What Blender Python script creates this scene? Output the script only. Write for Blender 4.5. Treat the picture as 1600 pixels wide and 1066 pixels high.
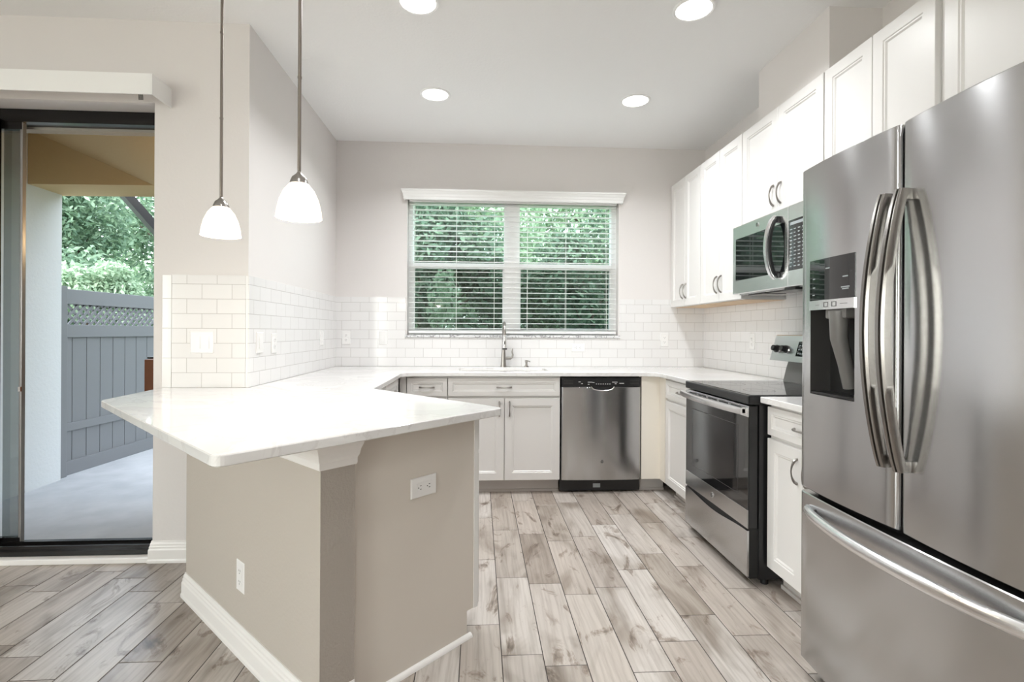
import bpy, bmesh, math, random
import numpy as np
from mathutils import Vector, Matrix

# ------------------------------------------------------------------ scene, camera, world, light
for o in list(bpy.data.objects):
    bpy.data.objects.remove(o)
SC = bpy.context.scene
COL = SC.collection
PI = math.pi

YAW, ROLL = .0581, .0053
cd = bpy.data.cameras.new('camera')
cam = bpy.data.objects.new('camera', cd)
COL.objects.link(cam)
fwd = Vector((math.sin(YAW), math.cos(YAW), 0))
rgt = Vector((math.cos(YAW), -math.sin(YAW), 0))
up = Vector((0, 0, 1))
r3 = rgt * math.cos(ROLL) + up * math.sin(ROLL)
u3 = up * math.cos(ROLL) - rgt * math.sin(ROLL)
m = Matrix((r3, u3, -fwd)).transposed().to_4x4()
m.translation = Vector((0, 0, 1.218))
cam.matrix_world = m
cd.sensor_width = 36
cd.lens = 807.4 / 1600 * 36
cd.shift_x = (800 - 795.2) / 1600
cd.shift_y = (517.9 - 533) / 1600
cd.clip_start = .05
SC.camera = cam

SC.view_settings.view_transform = 'Standard'
SC.view_settings.look = 'None'
SC.view_settings.exposure = 0.12
SC.view_settings.gamma = 1
SC.view_settings.use_curve_mapping = False
SC.cycles.use_denoising = True
SC.cycles.max_bounces = 10
SC.cycles.diffuse_bounces = 6
SC.cycles.glossy_bounces = 5
SC.cycles.transparent_max_bounces = 16
SC.cycles.sample_clamp_indirect = 4.0
SC.cycles.caustics_reflective = False
SC.cycles.caustics_refractive = False

world = bpy.data.worlds.new('overcast_sky')
SC.world = world
world.use_nodes = True
wn = world.node_tree
wn.nodes.clear()
wo = wn.nodes.new('ShaderNodeOutputWorld')
bg = wn.nodes.new('ShaderNodeBackground')
sky = wn.nodes.new('ShaderNodeTexSky')
sky.sky_type = 'NISHITA'
sky.sun_disc = False
sky.sun_elevation = math.radians(55)
sky.sun_rotation = math.radians(200)
sky.air_density = 1.0
sky.dust_density = 3.0
mixw = wn.nodes.new('ShaderNodeMixRGB')
mixw.inputs[0].default_value = .7
mixw.inputs[2].default_value = (4.0, 4.3, 4.5, 1)
bg.inputs[1].default_value = 1.6
wn.links.new(sky.outputs[0], mixw.inputs[1])
wn.links.new(mixw.outputs[0], bg.inputs[0])
wn.links.new(bg.outputs[0], wo.inputs[0])


def light(name, kind, loc, energy, size=None, size_y=None, rot=(0, 0, 0), color=(1, 1, 1), shape='RECTANGLE', spread=None):
    d = bpy.data.lights.new(name, kind)
    d.energy = energy
    d.color = color
    if kind == 'AREA':
        d.shape = shape
        d.size = size
        if size_y:
            d.size_y = size_y
        if spread:
            d.spread = spread
    elif size:
        d.shadow_soft_size = size
    o = bpy.data.objects.new(name, d)
    o.location = loc
    o.rotation_euler = rot
    COL.objects.link(o)
    return o


# ------------------------------------------------------------------ key dimensions (metres)
XL, XR, YB, ZC, YD = -1.218, 1.996, 4.477, 2.836, 2.809    # kitchen left / right / back wall, ceiling, patio door wall
XFAR, YREAR = -4.4, -3.6
TILE_TOP = 1.505
CT = .914
CB = .884

# fill lamps added at assumed, unseen living room windows behind the viewer, and ceiling cans
WIN_W, WIN_H = 1.5, 1.7
LIVING_WINDOWS = [(-3.0, YREAR)]
SIDE_WINDOW_Y = -1.2
CAN_POWER = 11.5
REAR_CAN_POWER = 5.0
PENDANT_POWER = 4.5
CANS = [(-.307, 2.563), (1.065, 2.527), (-.307, 3.555), (1.083, 3.555)]
CANS_REAR = [(-.307, .6), (1.065, .6), (-.307, -1.3), (1.065, -1.3)]

# ------------------------------------------------------------------ materials
MATS = {}


def mat(name, color=(.8, .8, .8), rough=.5, metal=0., spec=.5, **kw):
    m_ = bpy.data.materials.new(name)
    m_.use_nodes = True
    p = m_.node_tree.nodes['Principled BSDF']
    p.inputs['Base Color'].default_value = (*color, 1)
    p.inputs['Roughness'].default_value = rough
    p.inputs['Metallic'].default_value = metal
    p.inputs['Specular IOR Level'].default_value = spec
    for k, v in kw.items():
        p.inputs[k].default_value = v
    MATS[name] = m_
    return m_


def N(m_, kind, **props):
    n = m_.node_tree.nodes.new(kind)
    for k, v in props.items():
        setattr(n, k, v)
    return n


def L(m_, a, b):
    m_.node_tree.links.new(a, b)


def P(m_):
    return m_.node_tree.nodes['Principled BSDF']


def objco(m_, scale=(1, 1, 1), rot=(0, 0, 0), loc=(0, 0, 0)):
    tc = N(m_, 'ShaderNodeTexCoord')
    mp = N(m_, 'ShaderNodeMapping')
    mp.inputs['Scale'].default_value = scale
    mp.inputs['Rotation'].default_value = rot
    mp.inputs['Location'].default_value = loc
    L(m_, tc.outputs['Object'], mp.inputs['Vector'])
    return mp.outputs[0]


def bump(m_, height, strength, dist=.001, normal=None):
    b = N(m_, 'ShaderNodeBump')
    b.inputs['Strength'].default_value = strength
    b.inputs['Distance'].default_value = dist
    L(m_, height, b.inputs['Height'])
    if normal:
        L(m_, normal, b.inputs['Normal'])
    L(m_, b.outputs[0], P(m_).inputs['Normal'])
    return b.outputs[0]


def ramp(m_, fac, stops):
    r = N(m_, 'ShaderNodeValToRGB')
    el = r.color_ramp.elements
    while len(el) < len(stops):
        el.new(.5)
    for e, (p_, c) in zip(el, stops):
        e.position = p_
        e.color = (*c, 1) if len(c) == 3 else c
    L(m_, fac, r.inputs[0])
    return r.outputs[0]


def textured_paint(name, color, scale=90, strength=.35, rough=.75):
    m_ = mat(name, color, rough, spec=.25)
    n = N(m_, 'ShaderNodeTexNoise')
    n.inputs['Scale'].default_value = scale
    n.inputs['Detail'].default_value = 3
    L(m_, objco(m_), n.inputs['Vector'])
    bump(m_, n.outputs[0], strength, .002)
    return m_


wall_paint = textured_paint('wall_paint_greige', (.735, .705, .69), 70, .25)
knee_paint = textured_paint('knee_wall_paint', (.50, .455, .405), 75, .45)
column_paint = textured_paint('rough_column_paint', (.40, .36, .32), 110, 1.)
ceiling_paint = textured_paint('ceiling_white_texture', (.90, .90, .90), 60, .55)
panel_paint = mat('end_panel_paint', (.66, .605, .545), .45)
trim_white = mat('trim_white', (.86, .84, .82), .35)
cab_white = mat('cabinet_white', (.775, .76, .745), .35)
cab_cream = mat('filler_cream', (.80, .755, .68), .4)
cab_under = mat('cabinet_underside_maple', (.62, .45, .28), .5)
toe_mat = mat('toe_kick_grey', (.55, .52, .50), .5)
nickel = mat('brushed_nickel', (.36, .34, .32), .28, 1.)
nickel_dark = mat('satin_nickel_rod', (.24, .21, .185), .38, .9)
chrome = mat('polished_chrome', (.80, .81, .82), .12, 1.)
black_plastic = mat('black_plastic', (.012, .012, .013), .28)
black_gap = mat('rubber_gap_shade', (.006, .006, .006), .7)  # gasket rubber; elsewhere black fill standing for shade inside gaps and slots
black_glass = mat('black_glass', (.006, .007, .008), .03, spec=.9)
oven_glass = mat('oven_glass', (.010, .010, .011), .04, spec=1.)
cooktop_glass = mat('cooktop_glass', (.010, .011, .013), .05, spec=1., IOR=1.8)
grey_plastic = mat('grey_plastic', (.16, .155, .15), .3)
charcoal_plastic = mat('charcoal_plastic', (.045, .043, .042), .3)
white_plastic = mat('white_plastic', (.85, .84, .83), .3)
dark_slot = mat('dark_slot', (.03, .03, .03), .5)
fridge_side = mat('fridge_side_grey', (.22, .22, .225), .45, .3)
window_vinyl = mat('white_vinyl', (.93, .93, .93), .3)
slat_white = mat('blind_white', (.88, .88, .87), .35, **{'Transmission Weight': 0.0})
door_bronze = mat('bronze_frame', (.012, .011, .011), .22, .3)
stile_grey = mat('grey_edge_strip', (.25, .24, .235), .3, .5)
fence_mat = mat('fence_grey', (.165, .17, .18), .5)
wood_brown = mat('brown_wood', (.22, .07, .025), .45)
brace_metal = mat('dark_grey_metal', (.025, .026, .03), .5, .2)
sink_steel = mat('sink_light_steel', (.42, .42, .42), .3, .6)
print_white = mat('printed_white', (.75, .75, .75), .5)
print_grey = mat('printed_grey', (.35, .38, .40), .5)
burner_grey = mat('burner_ring_grey', (.10, .10, .10), .25)
can_trim = mat('can_trim_white', (.9, .9, .9), .4)

# stainless: fine vertical brushing, anisotropic
def steel(name, color=(.545, .545, .55), rough=.19, aniso=.75, streak=.35):
    m_ = mat(name, color, rough, 1.)
    p = P(m_)
    p.inputs['Anisotropic'].default_value = aniso
    p.inputs['Anisotropic Rotation'].default_value = .25
    tg = N(m_, 'ShaderNodeTangent', direction_type='RADIAL', axis='Z')
    L(m_, tg.outputs[0], p.inputs['Tangent'])
    n = N(m_, 'ShaderNodeTexNoise')
    n.inputs['Scale'].default_value = 4
    n.inputs['Detail'].default_value = 5
    L(m_, objco(m_, (1.2, 1.2, 120)), n.inputs['Vector'])
    mr = N(m_, 'ShaderNodeMapRange')
    mr.inputs[3].default_value = rough - .03
    mr.inputs[4].default_value = rough + .03
    L(m_, n.outputs[0], mr.inputs[0])
    L(m_, mr.outputs[0], p.inputs['Roughness'])
    return m_


steel_m = steel('brushed_stainless')
steel_handle = steel('stainless_handle', (.30, .285, .27), .24, .3)
steel_light = steel('light_stainless', (.84, .84, .85), .24, .4)

# quartz
quartz = mat('white_quartz', (.9, .9, .9), .06, spec=.5)
n1 = N(quartz, 'ShaderNodeTexNoise')
n1.inputs['Scale'].default_value = 2.3
n1.inputs['Detail'].default_value = 8
n1.inputs['Roughness'].default_value = .62
n1.inputs['Distortion'].default_value = 1.4
L(quartz, objco(quartz), n1.inputs['Vector'])
c_ = ramp(quartz, n1.outputs[0], [(0, (.75, .74, .735)), (.475, (.75, .74, .735)), (.5, (.70, .685, .675)), (.52, (.79, .78, .77)), (1, (.76, .75, .74))])
L(quartz, c_, P(quartz).inputs['Base Color'])

# grey marble sill
marble = mat('grey_marble', (.6, .6, .6), .15)
n1 = N(marble, 'ShaderNodeTexNoise')
n1.inputs['Scale'].default_value = 9
n1.inputs['Detail'].default_value = 7
n1.inputs['Distortion'].default_value = 2
L(marble, objco(marble), n1.inputs['Vector'])
L(marble, ramp(marble, n1.outputs[0], [(0, (.75, .74, .75)), (.46, (.70, .70, .71)), (.5, (.18, .17, .18)), (.54, (.72, .72, .73)), (1, (.8, .8, .8))]), P(marble).inputs['Base Color'])


def tile_mat(name, axis, phase, sgn=1):
    """white subway tile in running bond; axis 'x' or 'y' runs along the wall"""
    m_ = mat(name, (.86, .85, .84), .12)
    tc = N(m_, 'ShaderNodeTexCoord')
    sx = N(m_, 'ShaderNodeSeparateXYZ')
    L(m_, tc.outputs['Object'], sx.inputs[0])
    cb = N(m_, 'ShaderNodeCombineXYZ')
    a = N(m_, 'ShaderNodeMath', operation='ADD')
    a.inputs[1].default_value = -phase + .1535 * 60
    L(m_, sx.outputs[0 if axis == 'x' else 1], a.inputs[0])
    b = N(m_, 'ShaderNodeMath', operation='ADD')
    b.inputs[1].default_value = -CT + .0777 * 40
    L(m_, sx.outputs[2], b.inputs[0])
    L(m_, a.outputs[0], cb.inputs[0])
    L(m_, b.outputs[0], cb.inputs[1])
    br = N(m_, 'ShaderNodeTexBrick')
    br.offset = .5
    br.inputs['Scale'].default_value = 1
    br.inputs['Brick Width'].default_value = .1535
    br.inputs['Row Height'].default_value = .0777
    br.inputs['Mortar Size'].default_value = .0013
    br.inputs['Mortar Smooth'].default_value = .2
    br.inputs['Color1'].default_value = (.80, .79, .785, 1)
    br.inputs['Color2'].default_value = (.77, .76, .755, 1)
    br.inputs['Mortar'].default_value = (.50, .48, .46, 1)
    L(m_, cb.outputs[0], br.inputs['Vector'])
    L(m_, br.outputs['Color'], P(m_).inputs['Base Color'])
    inv = N(m_, 'ShaderNodeMath', operation='SUBTRACT')
    inv.inputs[0].default_value = 1
    L(m_, br.outputs['Fac'], inv.inputs[1])
    bump(m_, inv.outputs[0], .5, .0015)
    return m_


tile_back = tile_mat('subway_tile_back', 'x', -.782)
tile_door = tile_mat('subway_tile_door_wall', 'x', -1.529)
tile_left = tile_mat('subway_tile_left', 'y', 2.86)
tile_right = tile_mat('subway_tile_right', 'y', 4.44)

# wood look floor planks: every plank is its own island in the floor mesh
plank = mat('wood_look_plank_tile', (.5, .45, .4), .3, spec=.45)
geo = N(plank, 'ShaderNodeNewGeometry')
tc = N(plank, 'ShaderNodeTexCoord')
rnd = geo.outputs['Random Per Island']
off = N(plank, 'ShaderNodeMath', operation='MULTIPLY')
off.inputs[1].default_value = 173.0
L(plank, rnd, off.inputs[0])
addv = N(plank, 'ShaderNodeVectorMath', operation='ADD')
cbo = N(plank, 'ShaderNodeCombineXYZ')
L(plank, off.outputs[0], cbo.inputs[2])
L(plank, off.outputs[0], cbo.inputs[1])
L(plank, tc.outputs['Object'], addv.inputs[0])
L(plank, cbo.outputs[0], addv.inputs[1])


def mapped(scale):
    mp = N(plank, 'ShaderNodeMapping')
    mp.inputs['Scale'].default_value = scale
    L(plank, addv.outputs[0], mp.inputs['Vector'])
    return mp.outputs[0]


def noise(vec, scale, detail=4, rough=.5, dist=0.):
    n = N(plank, 'ShaderNodeTexNoise')
    n.inputs['Scale'].default_value = scale
    n.inputs['Detail'].default_value = detail
    n.inputs['Roughness'].default_value = rough
    n.inputs['Distortion'].default_value = dist
    L(plank, vec, n.inputs['Vector'])
    return n.outputs[0]


base = ramp(plank, rnd, [(0, (.30, .25, .21)), (.2, (.52, .47, .43)), (.4, (.38, .33, .285)), (.6, (.60, .56, .525)), (.8, (.45, .395, .35)), (1, (.55, .50, .455))])
grain = noise(mapped((38, 2.2, 1)), 1.0, 6, .6, .6)
cloud = noise(mapped((3.2, 1.3, 1)), 1.6, 3, .5, .8)
knot = noise(mapped((6.0, 2.4, 1)), 1.25, 6, .66, 1.6)
wv = N(plank, 'ShaderNodeTexWave', wave_type='BANDS', bands_direction='X')
wv.inputs['Scale'].default_value = 7
wv.inputs['Distortion'].default_value = 9
wv.inputs['Detail'].default_value = 1.5
wv.inputs['Detail Scale'].default_value = .5
L(plank, mapped((1.7, .5, 1)), wv.inputs['Vector'])
gr = ramp(plank, grain, [(.25, (.70, .68, .66)), (.55, (1, 1, 1)), (.8, (1.08, 1.08, 1.08))])
cl = ramp(plank, cloud, [(.32, (.58, .54, .50)), (.5, (1, 1, 1)), (1, (1.12, 1.12, 1.12))])
kn = ramp(plank, knot, [(.0, (1, 1, 1)), (.56, (1, 1, 1)), (.62, (.66, .61, .57)), (.69, (.34, .30, .27)), (.78, (.2, .18, .16))])
wr = ramp(plank, wv.outputs['Color'], [(0, (.91, .90, .89)), (.35, (1, 1, 1)), (1, (1, 1, 1))])
cur = base
for t_ in (gr, cl, kn, wr):
    mx = N(plank, 'ShaderNodeMixRGB', blend_type='MULTIPLY')
    mx.inputs[0].default_value = 1
    L(plank, cur, mx.inputs[1])
    L(plank, t_, mx.inputs[2])
    cur = mx.outputs[0]
L(plank, cur, P(plank).inputs['Base Color'])
bump(plank, grain, .12, .001)
grout = mat('dark_grout', (.07, .06, .055), .8)

concrete = mat('patio_concrete', (.55, .56, .58), .7)
n1 = N(concrete, 'ShaderNodeTexNoise')
n1.inputs['Scale'].default_value = 5
n1.inputs['Detail'].default_value = 8
L(concrete, objco(concrete), n1.inputs['Vector'])
L(concrete, ramp(concrete, n1.outputs[0], [(.3, (.36, .37, .39)), (.7, (.44, .45, .47))]), P(concrete).inputs['Base Color'])
stucco = textured_paint('stucco_cream', (.58, .60, .61), 45, 1., .9)
stucco_tan = textured_paint('stucco_tan', (.55, .42, .24), 45, .8, .9)
grass = mat('grass_green', (.08, .16, .04), .9)
siding = textured_paint('exterior_stucco_beige', (.36, .34, .30), 45, .8, .9)


def glass_mat(name, tint=(1, 1, 1), refl=1.0):
    m_ = bpy.data.materials.new(name)
    m_.use_nodes = True
    nt = m_.node_tree
    nt.nodes.clear()
    out = nt.nodes.new('ShaderNodeOutputMaterial')
    mix = nt.nodes.new('ShaderNodeMixShader')
    tr = nt.nodes.new('ShaderNodeBsdfTransparent')
    gl = nt.nodes.new('ShaderNodeBsdfGlossy')
    lw = nt.nodes.new('ShaderNodeLayerWeight')
    lw.inputs['Blend'].default_value = .5
    pw = nt.nodes.new('ShaderNodeMath')
    pw.operation = 'POWER'
    pw.inputs[1].default_value = 4.5
    fr = nt.nodes.new('ShaderNodeMath')
    fr.operation = 'MULTIPLY_ADD'
    fr.inputs[1].default_value = .9
    fr.inputs[2].default_value = .05
    nt.links.new(lw.outputs['Facing'], pw.inputs[0])
    nt.links.new(pw.outputs[0], fr.inputs[0])
    tr.inputs[0].default_value = (*tint, 1)
    gl.inputs['Roughness'].default_value = .01
    gl.inputs['Color'].default_value = (refl, refl, refl, 1)
    nt.links.new(fr.outputs[0], mix.inputs[0])
    nt.links.new(tr.outputs[0], mix.inputs[1])
    nt.links.new(gl.outputs[0], mix.inputs[2])
    nt.links.new(mix.outputs[0], out.inputs[0])
    return m_


window_glass = glass_mat('window_glass', (.93, .98, .95))
screen_glass = glass_mat('screened_window_glass', (.55, .60, .58))
door_glass = glass_mat('door_glass', (.62, .64, .63))


def emis(name, color, strength):
    m_ = mat(name, color, .4)
    p = P(m_)
    p.inputs['Emission Color'].default_value = (*color, 1)
    p.inputs['Emission Strength'].default_value = strength
    return m_


can_lens = emis('lit_can_lens', (1, .97, .93), 5.)
shade_glass = emis('lit_opal_glass', (1., .90, .78), .75)
bulb_glow = emis('lit_bulb', (1., .92, .80), 8.)
lamp_amber = emis('lit_porch_bulb', (1., .72, .36), 6.)


def leaf_mat(name, c1, c2, c3):
    m_ = mat(name, c1, .5, spec=.3)
    g = N(m_, 'ShaderNodeNewGeometry')
    col = ramp(m_, g.outputs['Random Per Island'], [(0, c1), (.5, c2), (1, c3)])
    L(m_, col, P(m_).inputs['Base Color'])
    nt = m_.node_tree
    tl = N(m_, 'ShaderNodeBsdfTranslucent')
    L(m_, col, tl.inputs[0])
    mx = N(m_, 'ShaderNodeMixShader')
    mx.inputs[0].default_value = .35
    out = [n for n in nt.nodes if n.type == 'OUTPUT_MATERIAL'][0]
    L(m_, P(m_).outputs[0], mx.inputs[1])
    L(m_, tl.outputs[0], mx.inputs[2])
    L(m_, mx.outputs[0], out.inputs[0])
    return m_


leaf_dark = leaf_mat('leaf_dark', (.06, .115, .075), (.11, .18, .12), (.19, .28, .19))
leaf_mid = leaf_mat('leaf_mid', (.11, .19, .125), (.19, .29, .19), (.29, .40, .27))
leaf_pale = leaf_mat('leaf_pale', (.24, .36, .23), (.34, .46, .31), (.45, .57, .41))
bark = mat('bark_brown', (.07, .05, .035), .9)

# ------------------------------------------------------------------ mesh builder
class MB:
    def __init__(self):
        self.v, self.f, self.mi, self.sm = [], [], [], []

    def add(self, verts, faces, mi=0, smooth=False):
        o = len(self.v)
        self.v += [tuple(p) for p in verts]
        for f in faces:
            self.f.append([i + o for i in f])
            self.mi.append(mi)
            self.sm.append(smooth)
        return self

    def box(self, x0, x1, y0, y1, z0, z1, mi=0, b=0.):
        if b <= 0:
            v = [(x, y, z) for z in (z0, z1) for y in (y0, y1) for x in (x0, x1)]
            self.add(v, [(0, 2, 3, 1), (4, 5, 7, 6), (0, 1, 5, 4), (2, 6, 7, 3), (0, 4, 6, 2), (1, 3, 7, 5)], mi)
            return self
        bm = bmesh.new()
        bmesh.ops.create_cube(bm, size=1)
        for q in bm.verts:
            q.co = Vector(((x0 + x1) / 2 + q.co.x * (x1 - x0), (y0 + y1) / 2 + q.co.y * (y1 - y0), (z0 + z1) / 2 + q.co.z * (z1 - z0)))
        bmesh.ops.bevel(bm, geom=bm.edges[:], offset=b, segments=2, affect='EDGES', profile=.6)
        return self.bm(bm, mi, False)

    def bm(self, bm, mi=0, smooth=False):
        bm.verts.index_update()
        self.add([q.co[:] for q in bm.verts], [[q.index for q in f.verts] for f in bm.faces], mi, smooth)
        bm.free()
        return self

    def quad(self, a, b, c, d, mi=0):
        return self.add([a, b, c, d], [(0, 1, 2, 3)], mi)

    def prism(self, poly, z0, z1, mi=0, axis='z'):
        n = len(poly)

        def mk(p, h):
            if axis == 'z':
                return (p[0], p[1], h)
            if axis == 'x':
                return (h, p[0], p[1])
            return (p[0], h, p[1])
        v = [mk(p, z0) for p in poly] + [mk(p, z1) for p in poly]
        f = [list(range(n))[::-1], list(range(n, 2 * n))] + [(i, (i + 1) % n, n + (i + 1) % n, n + i) for i in range(n)]
        return self.add(v, f, mi)

    def loft(self, rings, mi=0, smooth=True, caps=True, closed=False):
        n = len(rings[0])
        v = [p for r in rings for p in r]
        f = []
        R = len(rings)
        for k in range(R if closed else R - 1):
            a, b = k * n, ((k + 1) % R) * n
            for i in range(n):
                j = (i + 1) % n
                f.append((a + i, a + j, b + j, b + i))
        self.add(v, f, mi, smooth)
        if caps and not closed:
            self.add(rings[0], [list(range(n))[::-1]], mi)
            self.add(rings[-1], [list(range(n))], mi)
        return self

    def tube(self, pts, r, seg=10, mi=0, flat=1., caps=True):
        pts = [Vector(p) for p in pts]
        rs = r if isinstance(r, (list, tuple)) else [r] * len(pts)
        rings = []
        prev = None
        for i, p in enumerate(pts):
            t = (pts[min(i + 1, len(pts) - 1)] - pts[max(i - 1, 0)]).normalized()
            if prev is None:
                ref = Vector((0, 0, 1)) if abs(t.z) < .9 else Vector((1, 0, 0))
                a = t.cross(ref).normalized()
            else:
                a = (prev - t * prev.dot(t)).normalized()
            prev = a
            b = t.cross(a)
            rings.append([(p + (a * math.cos(2 * PI * k / seg) + b * flat * math.sin(2 * PI * k / seg)) * rs[i])[:] for k in range(seg)])
        return self.loft(rings, mi, True, caps)

    def cyl(self, p0, p1, r, seg=24, mi=0):
        return self.tube([p0, p1], r, seg, mi)

    def lathe(self, prof, c=(0, 0, 0), seg=32, mi=0, axis='z', smooth=True):
        rings = []
        for r, h in prof:
            ring = []
            for k in range(seg):
                a = 2 * PI * k / seg
                x, y = r * math.cos(a), r * math.sin(a)
                if axis == 'z':
                    ring.append((c[0] + x, c[1] + y, c[2] + h))
                elif axis == 'y':
                    ring.append((c[0] + x, c[1] + h, c[2] + y))
                else:
                    ring.append((c[0] + h, c[1] + x, c[2] + y))
            rings.append(ring)
        return self.loft(rings, mi, smooth, caps=False)

    def disc(self, c, r, seg=24, mi=0, axis='z'):
        return self.lathe([(1e-5, 0), (r, 0)], c, seg, mi, axis, False)

    def panel(self, x0, x1, z0, z1, rings, mi=0):
        """nested rectangles, rings = [(inset, y), ...]; first and last ring are capped"""
        rr = [[(x0 + i, y, z0 + i), (x1 - i, y, z0 + i), (x1 - i, y, z1 - i), (x0 + i, y, z1 - i)] for i, y in rings]
        return self.loft(rr, mi, False, True)

    def cut(self):
        if not hasattr(self, 'cuts'):
            self.cuts = []
        self.cuts.append((len(self.v), len(self.f)))
        return self

    def build_each(self, name, mats, parent=None):
        """one object per piece between cut() marks"""
        v0 = f0 = 0
        out = []
        for v1, f1 in self.cuts:
            q = MB()
            q.v = self.v[v0:v1]
            q.f = [[i - v0 for i in f] for f in self.f[f0:f1]]
            q.mi, q.sm = self.mi[f0:f1], self.sm[f0:f1]
            out.append(q.build(name, mats, parent))
            v0, f0 = v1, f1
        return out

    def build(self, name, mats, parent=None):
        me = bpy.data.meshes.new(name)
        me.from_pydata(self.v, [], self.f)
        if not isinstance(mats, (list, tuple)):
            mats = [mats]
        for q in mats:
            me.materials.append(q)
        me.polygons.foreach_set('material_index', self.mi)
        me.polygons.foreach_set('use_smooth', self.sm)
        bm = bmesh.new()
        bm.from_mesh(me)
        bmesh.ops.remove_doubles(bm, verts=bm.verts[:], dist=1e-6) if len(self.v) < 60000 and not getattr(self, 'keep', False) else None
        bmesh.ops.recalc_face_normals(bm, faces=bm.faces[:])
        bm.to_mesh(me)
        bm.free()
        if any(self.sm):
            try:
                me.set_sharp_from_angle(angle=math.radians(38))
            except Exception:
                pass
        me.update()
        o = bpy.data.objects.new(name, me)
        COL.objects.link(o)
        if parent:
            o.parent = parent
        return o


def thing(name, label, cat, loc=(0, 0, 0), rotz=0., group=None):
    o = bpy.data.objects.new(name, None)
    o.empty_display_size = .05
    COL.objects.link(o)
    o.location = loc
    o.rotation_euler = (0, 0, rotz)
    o['label'] = label
    o['category'] = cat
    if group:
        o['group'] = group
    return o


def tag(o, label, cat, group=None, kind=None):
    o['label'] = label
    o['category'] = cat
    if group:
        o['group'] = group
    if kind:
        o['kind'] = kind
    return o


def struct(name, mb, mats, parent=None, label=None):
    o = mb.build(name, mats, parent)
    if not parent:
        o['kind'] = 'structure'
    if label:
        o['label'] = label
    return o


def dup(root, loc, rotz, label, group=None):
    r = root.copy()
    COL.objects.link(r)
    r.location = loc
    r.rotation_euler = (0, 0, rotz)
    r['label'] = label
    if group:
        r['group'] = group
    for ch in list(root.children):
        c = ch.copy()
        COL.objects.link(c)
        c.parent = r
        for g in ch.children:
            d = g.copy()
            COL.objects.link(d)
            d.parent = c
    return r


def text_mesh(body, size, depth=.0004):
    cu = bpy.data.curves.new('lettering', 'FONT')
    cu.body = body
    cu.size = size
    cu.align_x = 'CENTER'
    cu.align_y = 'CENTER'
    cu.extrude = depth
    o = bpy.data.objects.new('lettering', cu)
    COL.objects.link(o)
    dg = bpy.context.evaluated_depsgraph_get()
    me = bpy.data.meshes.new_from_object(o.evaluated_get(dg))
    vs = [q.co[:] for q in me.vertices]
    fs = [list(p.vertices) for p in me.polygons]
    bpy.data.objects.remove(o)
    return vs, fs


# ------------------------------------------------------------------ SETTING
# floor: grout bed with separate plank islands
PW, PL = .1555, .612
phase = {0: .103, 1: .034, 2: .537, 3: .595, 4: .159, 5: .34, -9: .13, -10: .553, -11: .048, -12: .183, -13: .261, -14: .069}
rng = random.Random(4)
fb = MB()
fb.keep = True
fb.box(XFAR, XR, YREAR, YD + .02, -.06, -.0012, 1)
fb.box(XL, XR, YD, YB, -.0599, -.0012, 1)
g_ = .0018
k0 = int(math.floor((XFAR - .092) / PW))
for k in range(k0, 14):
    xa, xb = .092 + PW * k, .092 + PW * (k + 1)
    ph = phase.get(k, rng.random() * PL)
    j = int(math.floor((YREAR - ph) / PL))
    while ph + PL * j < YB:
        ya, yb = ph + PL * j, ph + PL * (j + 1)
        x0, x1 = max(xa + g_, XFAR), min(xb - g_, XR)
        ymax = YB if x1 > XL + .01 else YD
        y0, y1 = max(ya + g_, YREAR), min(yb - g_, ymax)
        j += 1
        if x1 - x0 < .01 or y1 - y0 < .01:
            continue
        b = .0012
        fb.add([(x0, y0, -.0012), (x1, y0, -.0012), (x1, y1, -.0012), (x0, y1, -.0012),
                (x0 + b, y0 + b, 0), (x1 - b, y0 + b, 0), (x1 - b, y1 - b, 0), (x0 + b, y1 - b, 0)],
               [(4, 5, 6, 7), (0, 1, 5, 4), (1, 2, 6, 5), (2, 3, 7, 6), (3, 0, 4, 7)], 0)
struct('floor', fb, [plank, grout])

struct('ceiling', MB().box(XFAR - .2, XR + .2, YREAR - .2, YD + .2, ZC, ZC + .1).box(XL - .2, XR + .2, YD + .2, YB + .2, ZC, ZC + .1), ceiling_paint)

# back wall with the window opening
WX0, WX1, WZ0, WZ1 = -.618, 1.222, 1.163, 2.372
bw = MB()
bw.box(XL - .2, WX0, YB, YB + .2, -.06, ZC)
bw.box(WX1, XR + .2, YB, YB + .2, -.06, ZC)
bw.box(WX0, WX1, YB, YB + .2, -.06, WZ0)
bw.box(WX0, WX1, YB, YB + .2, WZ1, ZC)
struct('wall_back', bw, wall_paint)
struct('wall_right', MB().box(XR, XR + .2, YREAR, YB, -.06, ZC), wall_paint)
struct('wall_left', MB().box(XL - .2, XL, YD + .2, YB, -.06, ZC), wall_paint)
# patio door wall: pier to the right of the opening (its right face is the kitchen's left wall corner)
DX0, DX1, DZ1 = -4.1, -1.700, 2.405
dw = MB()
dw.box(DX1, XL, YD, YD + .2, -.06, ZC)
dw.box(XFAR, DX0, YD, YD + .2, -.06, ZC)
dw.box(DX0, DX1, YD, YD + .2, DZ1, ZC)
struct('wall_patio', dw, wall_paint)
SY0, SY1 = SIDE_WINDOW_Y - .9, SIDE_WINDOW_Y + .9
fl = MB()
fl.box(XFAR - .2, XFAR, YREAR, SY0, -.06, ZC).box(XFAR - .2, XFAR, SY1, YD + .2, -.06, ZC)
fl.box(XFAR - .2, XFAR, SY0, SY1, -.06, .6).box(XFAR - .2, XFAR, SY0, SY1, .6 + WIN_H, ZC)
struct('wall_far_left', fl, wall_paint)
fr = MB()
fr.box(XFAR - .15, XFAR - .08, SY0, SY1, .6, .65).box(XFAR - .15, XFAR - .08, SY0, SY1, .55 + WIN_H, .6 + WIN_H)
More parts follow.
